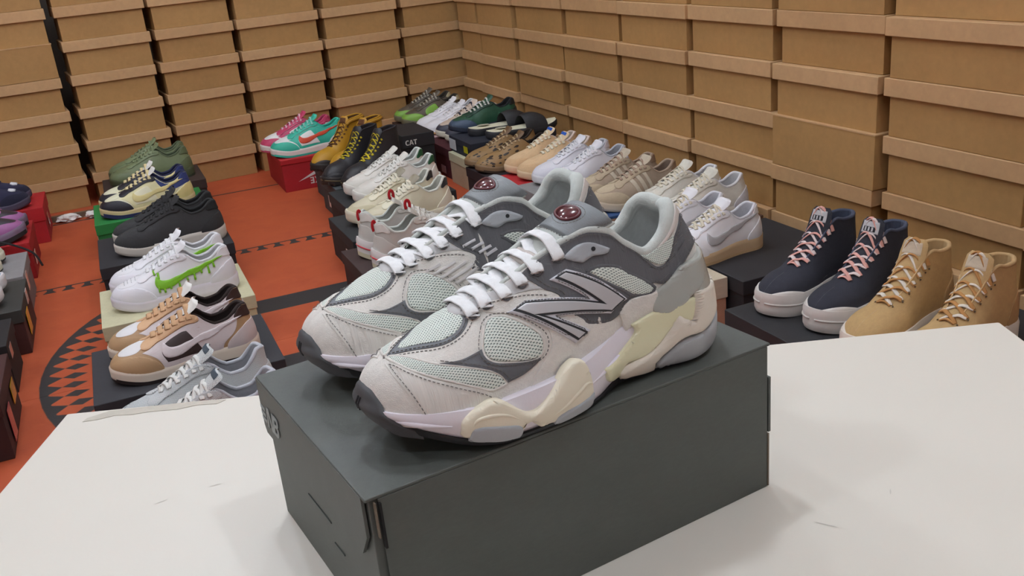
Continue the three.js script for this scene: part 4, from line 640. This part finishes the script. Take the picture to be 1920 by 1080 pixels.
showBox('wide black shoe box under the white sneakers with the grey mark', 1.2, 1.53, -1.98, -1.63, 0, .12, 0x222225, 0x2a292d);
showBox('peach and cream shoe box standing behind the big runner', .835, 1.195, -1.935, -1.68, 0, .1185, 0xcfa183, 0xe6d8bf, { lidH: .05 });
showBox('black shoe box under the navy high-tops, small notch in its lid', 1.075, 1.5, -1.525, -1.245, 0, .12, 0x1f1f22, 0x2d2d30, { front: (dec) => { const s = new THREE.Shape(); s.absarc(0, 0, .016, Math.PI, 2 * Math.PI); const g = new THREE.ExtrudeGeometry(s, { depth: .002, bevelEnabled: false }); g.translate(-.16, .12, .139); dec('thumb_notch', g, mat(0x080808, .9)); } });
showBox('black shoe box under the tan high-tops by the right wall', 1.1, 1.53, -1.225, -.93, 0, .12, 0x1f1f22, 0x2d2d30);
// far left column (toes to the right)
showBox('red shoe box in the far left corner under the navy sneakers', -.66, -.295, -3.96, -3.68, 0, .13, 0xb3171f, 0xc21c24, { lidH: .05, sticker: [[1, .03, .06, .04, .05, 0xd98a86]] });
showBox('red shoe box under the black and pink sneakers', -.69, -.325, -3.55, -3.24, 0, .12, 0xa8161d, 0xb81a21, { lidH: .04, sticker: [[1, .07, .05, .05, .04, WHITE]] });
showBox('grey shoe box at the left edge of the picture', -.69, -.325, -3.13, -2.86, 0, .12, 0x7e7577, 0x9a9799, { sticker: [[1, .06, .085, .04, .05, 0xe4e0da]] });
showBox('black and maroon shoe box with a yellow price tag', -.68, -.315, -2.83, -2.55, 0, .12, 0x472220, 0x3c3b38, { sticker: [[1, .05, .06, .06, .06, 0xe0b81c], [1, -.04, .1, .04, .035, WHITE]] });
showBox('black shoe box at the left edge under the sneakers with yellow soles', -.7, -.335, -2.5, -2.3, 0, .12, 0x1c1819, 0x242021, { sticker: [[1, .05, .09, .04, .03, 0x8c8a8a]] });
showBox('dark maroon shoe box with yellow print beside the table corner', -.69, -.325, -2.22, -1.95, 0, .13, 0x3a1b1a, 0x45211f, { sticker: [[1, -.06, .07, .06, .04, 0xc9a21e], [1, .06, .05, .05, .07, 0xc05a60]] });
// ---------- pairs of shoes ----------
function pair(name, label, c, heelX, zNear, y, o = {}) { // two shoes; toes toward -x unless o.flip
  const turn = o.flip ? 0 : Math.PI, gap = o.gap || .117, tw = o.turn || 0, g = o.group;
  const mk = (z, mir, lab, dx) => { const s = sneaker(name, lab, c, [heelX + (dx || 0), y, z], turn + tw, mir, g); if (o.scale) s.scale.setScalar(o.scale); return s; };
  mk(zNear, !o.flip, label[0], 0); mk(zNear - gap * Math.cos(tw), !!o.flip, label[1], (o.dx || 0) - gap * Math.sin(tw));
}
const nf = (d, where = '') => [`${d}, nearer of the pair${where}`, `${d}, farther of the pair${where}`];
pair('sneaker', nf('olive green low sneaker on the dark brown box'), { base: 0x6c7753, guard: 0x667150, toe: 0x6c7753, heel: 0x606b4b, stay: 0x737f5b, tab: 0x606b4b, sole: 0x4c5238, outsole: 0x3c4030, lace: 0x7f8a66, lining: 0x5a644a, tongue: 0x737f5b }, .245, -3.84, .12, { scale: 1.06 });
pair('sneaker', nf('cream, black and royal blue low sneaker with chunky cream laces'), { base: 0xe9e4c4, toe: 0xeceacb, guard: 0x24222c, quarter: 0xe2d9a8, swoosh: 0xd9c98a, heel: 0xd9c98a, stay: 0x22212b, tab: 0x2c3a72, patch: 0xe9e4c4, sole: 0xdcc796, outsole: 0x2a2c58, outH: .012, lace: 0xe6d3a0, lining: 0x24284a, tongue: 0xe9e6df, lw: .0055, blob: [['heel_side', [[0, .3, 1], [.12, .3], [.26, .12], [.36, .06], [.42, .1], [.4, .3], [.3, .42], [0, .44, 1]], 0x2c3a72]] }, .2, -3.37, .12, { scale: 1.06 });
pair('sneaker', nf('charcoal black low sneaker on a chalk sole'), { kind: 'suede', base: 0x3a393a, guard: 0x383738, heel: 0x363536, stay: 0x353435, tab: 0x1f1f20, sole: 0xd9d2c8, lace: 0x2c2b2c, lining: 0x2a2a2b, tongue: 0x343334, footbed: 0x222222 }, .235, -2.865, .12, { scale: 1.08 });
pair('sneaker', nf('plain white low sneaker with a dripping lime side mark'), { base: 0xf0eef2, guard: 0xefecf2, toe: 0xf3f1f4, holes: 1, heel: 0xefecf2, stay: 0xf3f1f5, tab: 0xf0eef2, swoosh: 0x7fbf1f, drip: 1, sole: 0xece6f0, lace: 0xf8f8f8, lining: 0xf0eff2, tongue: 0xf5f4f6 }, .2, -2.375, .12, { scale: 1.04 });
pair('sneaker', nf('tan low sneaker with dark brown heel and pale side mark'), { base: 0xb08d68, guard: 0xb6936c, toe: 0xf1eff0, quarter: 0xdcd0d0, patch: 0x352422, swoosh: 0xe6dcde, heel: 0xd6cac9, tab: 0x3a2723, stay: 0xdcb188, sole: 0xe9dccb, outsole: 0x241a1a, lace: 0xdcb188, lining: 0x2d201d, tongue: 0xf2f0ea, lw: .006, eyelets: 0x57371e }, .178, -1.925, .12, { scale: 1.02 });
pair('runner', nf('white and silver mesh runner beside the table edge'), { shape: 'chunky', kind: 'mesh', base: 0xdfe0e4, guard: 0xd5d7dc, heel: 0xe6e6ea, stay: 0xe4e4e8, swoosh: undefined, sole: 0xe8e6e4, lace: 0xf0efe9, lining: 0xc9cbd2, tongue: 0xe4e4e6, tag: 0x55606a, cross: 1, blob: [['side_line', [[.5, .42, 1], [.44, .5], [.36, .56, 1], [.36, .6, 1], [.45, .54], [.51, .46, 1]], 0x3a4654, .002], ['side_line', [[.52, .5, 1], [.45, .58], [.37, .64, 1], [.37, .68, 1], [.46, .62], [.53, .54, 1]], 0x3a4654, .002]] }, .17, -1.515, .12, { gap: .119 });
// middle column
pair('sneaker', ['white and teal low sneaker with a red side mark on the red box', 'white and pink low sneaker behind the teal one'], { base: 0xeae8e6, toe: 0xf0efee, guard: 0x35b79c, quarter: 0x37b9a0, patch: 0xf0eeec, stay: 0x37b9a0, heel: 0x2f9c85, tab: 0x37b9a0, swoosh: 0xd04a2c, sole: 0xe6dfd8, outsole: 0x35b09a, lace: 0x9fdccd, lining: 0x3fbda6, tongue: 0x37b9a0, roll: 0x37b9a0 }, .86, -3.835, .13, { scale: 1.08 });
{ const p = scene.children[scene.children.length - 1]; scene.remove(p); }
sneaker('sneaker', 'white and pink low sneaker standing behind the teal sneaker', { base: 0xeae8e6, toe: 0xf0efee, guard: 0xc23f66, quarter: 0xc23f66, patch: 0xf0eeec, stay: 0xc23f66, heel: 0xb93a60, tab: 0xc23f66, swoosh: 0xc23f66, sole: 0xe6dfd8, outsole: 0xc8526f, lace: 0xe8b7c6, lining: 0xc23f66, tongue: 0xc23f66, roll: 0xc23f66 }, [.84, .13, -3.955], Math.PI, false).scale.setScalar(1.08);
pair('work_boot', nf('yellow leather work boot with brown laces and collar'), { cat: 'boot', shape: 'boot', base: 0xb8881f, lace: 0x5c3a22, lining: 0x63401f, roll: 0xb5841d, sole: 0x2b2422, cap: 0x2b2422, lugs: 0x2a2422, cross: 1, pad: 0xa9791c, tongue: 0xb8881f, tag: 0x6b4527 }, .93, -3.5, .12, { gap: .108, turn: .45, scale: .92 });
pair('work_boot', nf('black leather work boot with yellow laces'), { cat: 'boot', shape: 'boot', base: 0x262428, lace: 0xc8b226, lace2: 0xb8a422, lining: 0x2a2528, sole: 0x2c2523, cap: 0x242226, lugs: 0x3a322c, cross: 1, band: 0x6a5a3a }, .915, -3.25, .12, { gap: .108, scale: .92, turn: .45 });
pair('sneaker', ['off-white chunky sneaker with a black heel tab', 'off-white chunky sneaker with a dark green heel tab'], { shape: 'chunky', base: 0xe6e1d8, guard: 0xdfdad0, heel: 0xe4e0d6, stay: 0xe6e2da, tab: 0x1f5a38, sole: 0xece8df, lace: 0xf1eee6, lining: 0xdfe2dc, tongue: 0xe6e2d8, cross: 1 }, .935, -2.9, .12);
pair('sneaker', nf('cream chunky sneaker with thick cream laces'), { shape: 'chunky', base: 0xd8cfb4, guard: 0xc9bf9f, heel: 0xe6dfca, stay: 0xe9e2c8, tab: 0x25262a, sole: 0xe8e0c9, lace: 0xefe8d2, lining: 0xe2e2d6, tongue: 0x9d9480, cross: 1, lw: .0055 }, .865, -2.585, .12, { turn: .05 });
pair('sneaker', nf('grey and white sneaker with red pull loops and red sole edge'), { shape: 'chunky', base: 0xb9b4ad, guard: 0xb3ada6, heel: 0xc9c5be, stay: 0xcac6be, tab: 0xe2dfd8, sole: 0xe9e4e2, band: 0xd03a44, outsole: 0xd6ccb0, outH: .012, lace: 0xded9d0, lining: 0xdfe2da, tongue: 0xc2bdb4, loop: 0xc4212a, cross: 1 }, .53, -2.25, .12, { flip: 1, turn: .04, gap: .125 });
// right row
pair('sneaker', nf('grey-brown sneaker with lime patches in the corner'), { base: 0x5d5346, guard: 0x7fae45, stay: 0x4f473d, heel: 0x5d5346, tab: 0xcfc6a2, patch: 0x86b84a, sole: 0x6d6a52, lace: 0xb9b3a4, lining: 0x3d372f }, 1.46, -4.07, .12, { gap: .11 });
pair('sneaker', nf('plain all-white sneaker on the pale pink box'), { shape: 'flat', base: 0xf0eef2, guard: 0xeeecf0, heel: 0xeeecf0, stay: 0xf1eff3, sole: 0xefecee, outsole: 0xc59a63, lace: 0xf6f5f6, lining: 0xf0eef0, tongue: 0xf1eff2 }, 1.48, -3.81, .12, { gap: .108 });
pair('sneaker', nf('beige and navy sneaker with a cream sole'), { base: 0xd3bfae, guard: 0x3c3b49, toe: 0xd0bcab, heel: 0x37363f, stay: 0xd6c4b4, quarter: 0xd2beac, tab: 0xddcbbb, sole: 0xe2dac6, lace: 0xcdb8a6, lace2: 0x3c3b49, lining: 0x33323a, roll: 0xe0cfbe, tongue: 0xdac8b8 }, 1.49, -3.58, .12, { gap: .113 });
sneaker('sneaker', 'dark green and black low sneaker behind the cream slides', { shape: 'flat', base: 0x1e4a35, guard: 0x3a4a60, heel: 0x24262a, stay: 0x17392a, tab: 0x202225, sole: 0x2a3040, lace: 0xd9d7cf, lining: 0x1c1d20, tongue: 0x1e4a35 }, [1.47, .18, -3.465], Math.PI, true);
slide('cream and black slide sandal lying nearest the leopard shoes', [1.25, .18, -3.245], .02, false, 'cream slides'); slide('cream and black slide sandal lying beside the green sneaker', [1.22, .18, -3.352], .02, true, 'cream slides');
pair('shoe', nf('brown leopard print low shoe on the black box'), { shape: 'flat', base: 0x94744a, spots: [0x2a1d14, 34], sole: 0x8a6f50, outsole: 0x3a2a1e, lace: 0xb79e7a, lining: 0x2a1f18, tongue: 0x6b4f32, noLace: 0, edge: .012 }, 1.41, -3.052, .11, { gap: .105 });
pair('sneaker', nf('peach knit sneaker with bubbly cream laces'), { kind: 'cloth', base: 0xe6c49a, guard: 0xe2bd92, sole: 0xe6cba6, lace: 0xf0e6cc, lining: 0xe6d6c2, tongue: 0xe9cfa9, lw: .0055, roll: 0xe8d4c8, heel: 0xe0b98e, tag: 0x2f62c4 }, 1.475, -2.83, .115, { gap: .108 });
pair('sneaker', nf('white trainer with a lilac heel next to the peach pair'), { base: 0xe6e5ec, guard: 0xe2e1ea, heel: 0xe0dde8, stay: 0xe8e7ee, sole: 0xe9e8ec, lace: 0xf0f0f3, lining: 0xc8cad2, tongue: 0xe6e6ec, cross: 1, tab: 0xe3e0ea }, 1.48, -2.61, .12, { gap: .112 });
pair('sneaker', nf('taupe suede sneaker with three pale side stripes'), { kind: 'suede', base: 0xb3a08c, toe: 0xcdbca0, guard: 0xcab89c, stripes: 0xd6cab6, heel: 0xa8927c, stay: 0xc2b096, tab: 0x9c8069, sole: 0xd8cab2, lace: 0xa98f7c, lining: 0x9c8574, tongue: 0xd0c2ac, roll: 0xb09a86, eyelets: 0x6e5a4a }, 1.485, -2.33, .12, { gap: .115 });
pair('sneaker', nf('cream canvas sneaker with a long row of cream laces'), { kind: 'cloth', base: 0xeae5da, guard: 0xebe7de, heel: 0xeceaf0, stay: 0xe9e4d6, sole: 0xe8e4da, lace: 0xece3cd, lining: 0xeceaec, tongue: 0xebe6d8, cross: 1 }, 1.53, -2.065, .12, { gap: .117, scale: 1.03 });
pair('sneaker', nf('white low sneaker with a grey side mark and gum sole'), { base: 0xeeedf1, guard: 0xeeedf1, toe: 0xf1f0f3, heel: 0xecebef, stay: 0xf1f0f4, tab: 0xf1f0f3, swoosh: 0xb4b2b4, sole: 0xceb28e, outsole: 0xc2a37c, lace: 0xe9dfc9, lining: 0xe9e8ee, tongue: 0xf2f1f4, cross: 1, eyelets: 0x55565a }, 1.39, -1.825, .12, { gap: .128, turn: .05 });
pair('high_top', nf('navy suede high-top with pink and white laces'), { kind: 'suede', shape: 'high', base: 0x33343e, lace: 0xf0b4a8, lace2: 0xf3e2de, cross: 1, sole: 0xd8d3cd, cap: 0xddd8d2, band: 0xc9c4be, tongue: 0x33343d, tag: 0xd3d4d6, tagMark: 0x2c2d33, lining: 0x4d5366, lw: .0048, et: .16 }, 1.415, -1.385, .12, { gap: .122, turn: .2 });
pair('high_top', nf('tan canvas high-top with two-tone tan and white laces'), { kind: 'cloth', shape: 'high', base: 0xc9a672, lace: 0xc58f55, lace2: 0xf0e6d6, cross: 1, sole: 0xe3d9cc, cap: 0xe6dccf, tongue: 0xc9a875, tag: 0xdccdb4, lining: 0xd0ad7c, heel: 0xb59162, eyelets: 0x5a4a38, lw: .0048, et: .16 }, 1.41, -1.13, .12, { gap: .122, turn: .2 });
// far left column
pair('sneaker', nf('navy sneaker with big white dots on the red corner box'), { kind: 'suede', base: 0x2a2a44, guard: 0x232238, heel: 0x2a2a44, sole: 0x4a4458, lace: 0x2a2a44, lining: 0x20203a, tag: 0xeeeef2, tongue: 0x2a2a44, blob: [['white_dot', [[.7, .1], [.73, .22], [.77, .14], [.75, 0], [.72, -.02]], 0xeeeef2, .004]] }, -.62, -3.74, .13, { flip: 1 });
pair('sneaker', nf('black sneaker with pink laces and a mauve sole'), { shape: 'chunky', base: 0x2e2730, guard: 0x9d5f92, heel: 0x2e2730, stay: 0xc577b4, sole: 0x7d6a80, outsole: 0x2a2628, outH: .014, lace: 0xd283c0, lining: 0x2a252c, tongue: 0xc577b4, lw: .0055 }, -.62, -3.31, .12, { flip: 1 });
pair('sneaker', nf('cream sneaker on the grey box at the left edge'), { base: 0xd9d3bd, guard: 0xd2ccb4, sole: 0xe0dac6, lace: 0xe6e0cc, lining: 0xcfc9b4, outsole: 0x2a2a2a }, -.665, -2.93, .12, { flip: 1 });
pair('runner', nf('pale blue and lilac runner on the box with the yellow tag'), { shape: 'chunky', base: 0xd3d6e2, guard: 0xb4c2cf, heel: 0xcfd0dc, stay: 0xd9d9e4, sole: 0xe6e2e4, lace: 0xe2e0ea, lining: 0xc8cbd6, tongue: 0xd6d6e0, cross: 1 }, -.645, -2.62, .12, { flip: 1 });
pair('sneaker', nf('black sneaker with blue and orange patches and a yellow sole'), { base: 0x231c2c, guard: 0x2a2140, toe: 0xcf5a2c, stay: 0x2f5fb0, heel: 0x3a2a5a, sole: 0xd6cc88, outsole: 0x26201c, outH: .012, lace: 0x3a3050, lining: 0x221c28, tongue: 0x2f5fb0, swoosh: 0xcf5a2c }, -.655, -2.3, .12, { flip: 1 });

{ // scraps of paper on the floor by the back stacks, a strap hanging off the left row
  const crumple = (seed, a, b) => { const r = rng(seed), g = new THREE.IcosahedronGeometry(.03, 2), p = g.attributes.position; const memo = {}; for (let i = 0; i < p.count; i++) { const k = [p.getX(i), p.getY(i), p.getZ(i)].map(v => v.toFixed(4)).join(); const f = memo[k] ??= .7 + r() * .5; p.setXYZ(i, p.getX(i) * f * a, Math.max(-.012, p.getY(i) * f * .5), p.getZ(i) * f * b); } g.computeVertexNormals(); return g; };
  single('paper_scrap', crumple(4, 1.5, .9), mat(0xece8e2, .9), 'long crumpled white paper scrap on the floor by the back stacks', 'paper', [-.24, .012, -3.96]);
  single('paper_scrap', crumple(8, .8, .8), mat(0xece8e2, .9), 'smaller crumpled white paper scrap nearer the olive sneakers', 'paper', [-.155, .012, -3.955]);
  single('black_strap', tube(spline([V(-.5, .17, -3.23), V(-.42, .15, -3.215), V(-.36, .125, -3.205), V(-.315, .09, -3.2), V(-.3, .05, -3.19)], 24), .008, 6, false, .3), stuff('cloth', 0x1d1a1c), 'black strap hanging over the edge of the red box', 'strap');
}
renderer.render(scene, camera);
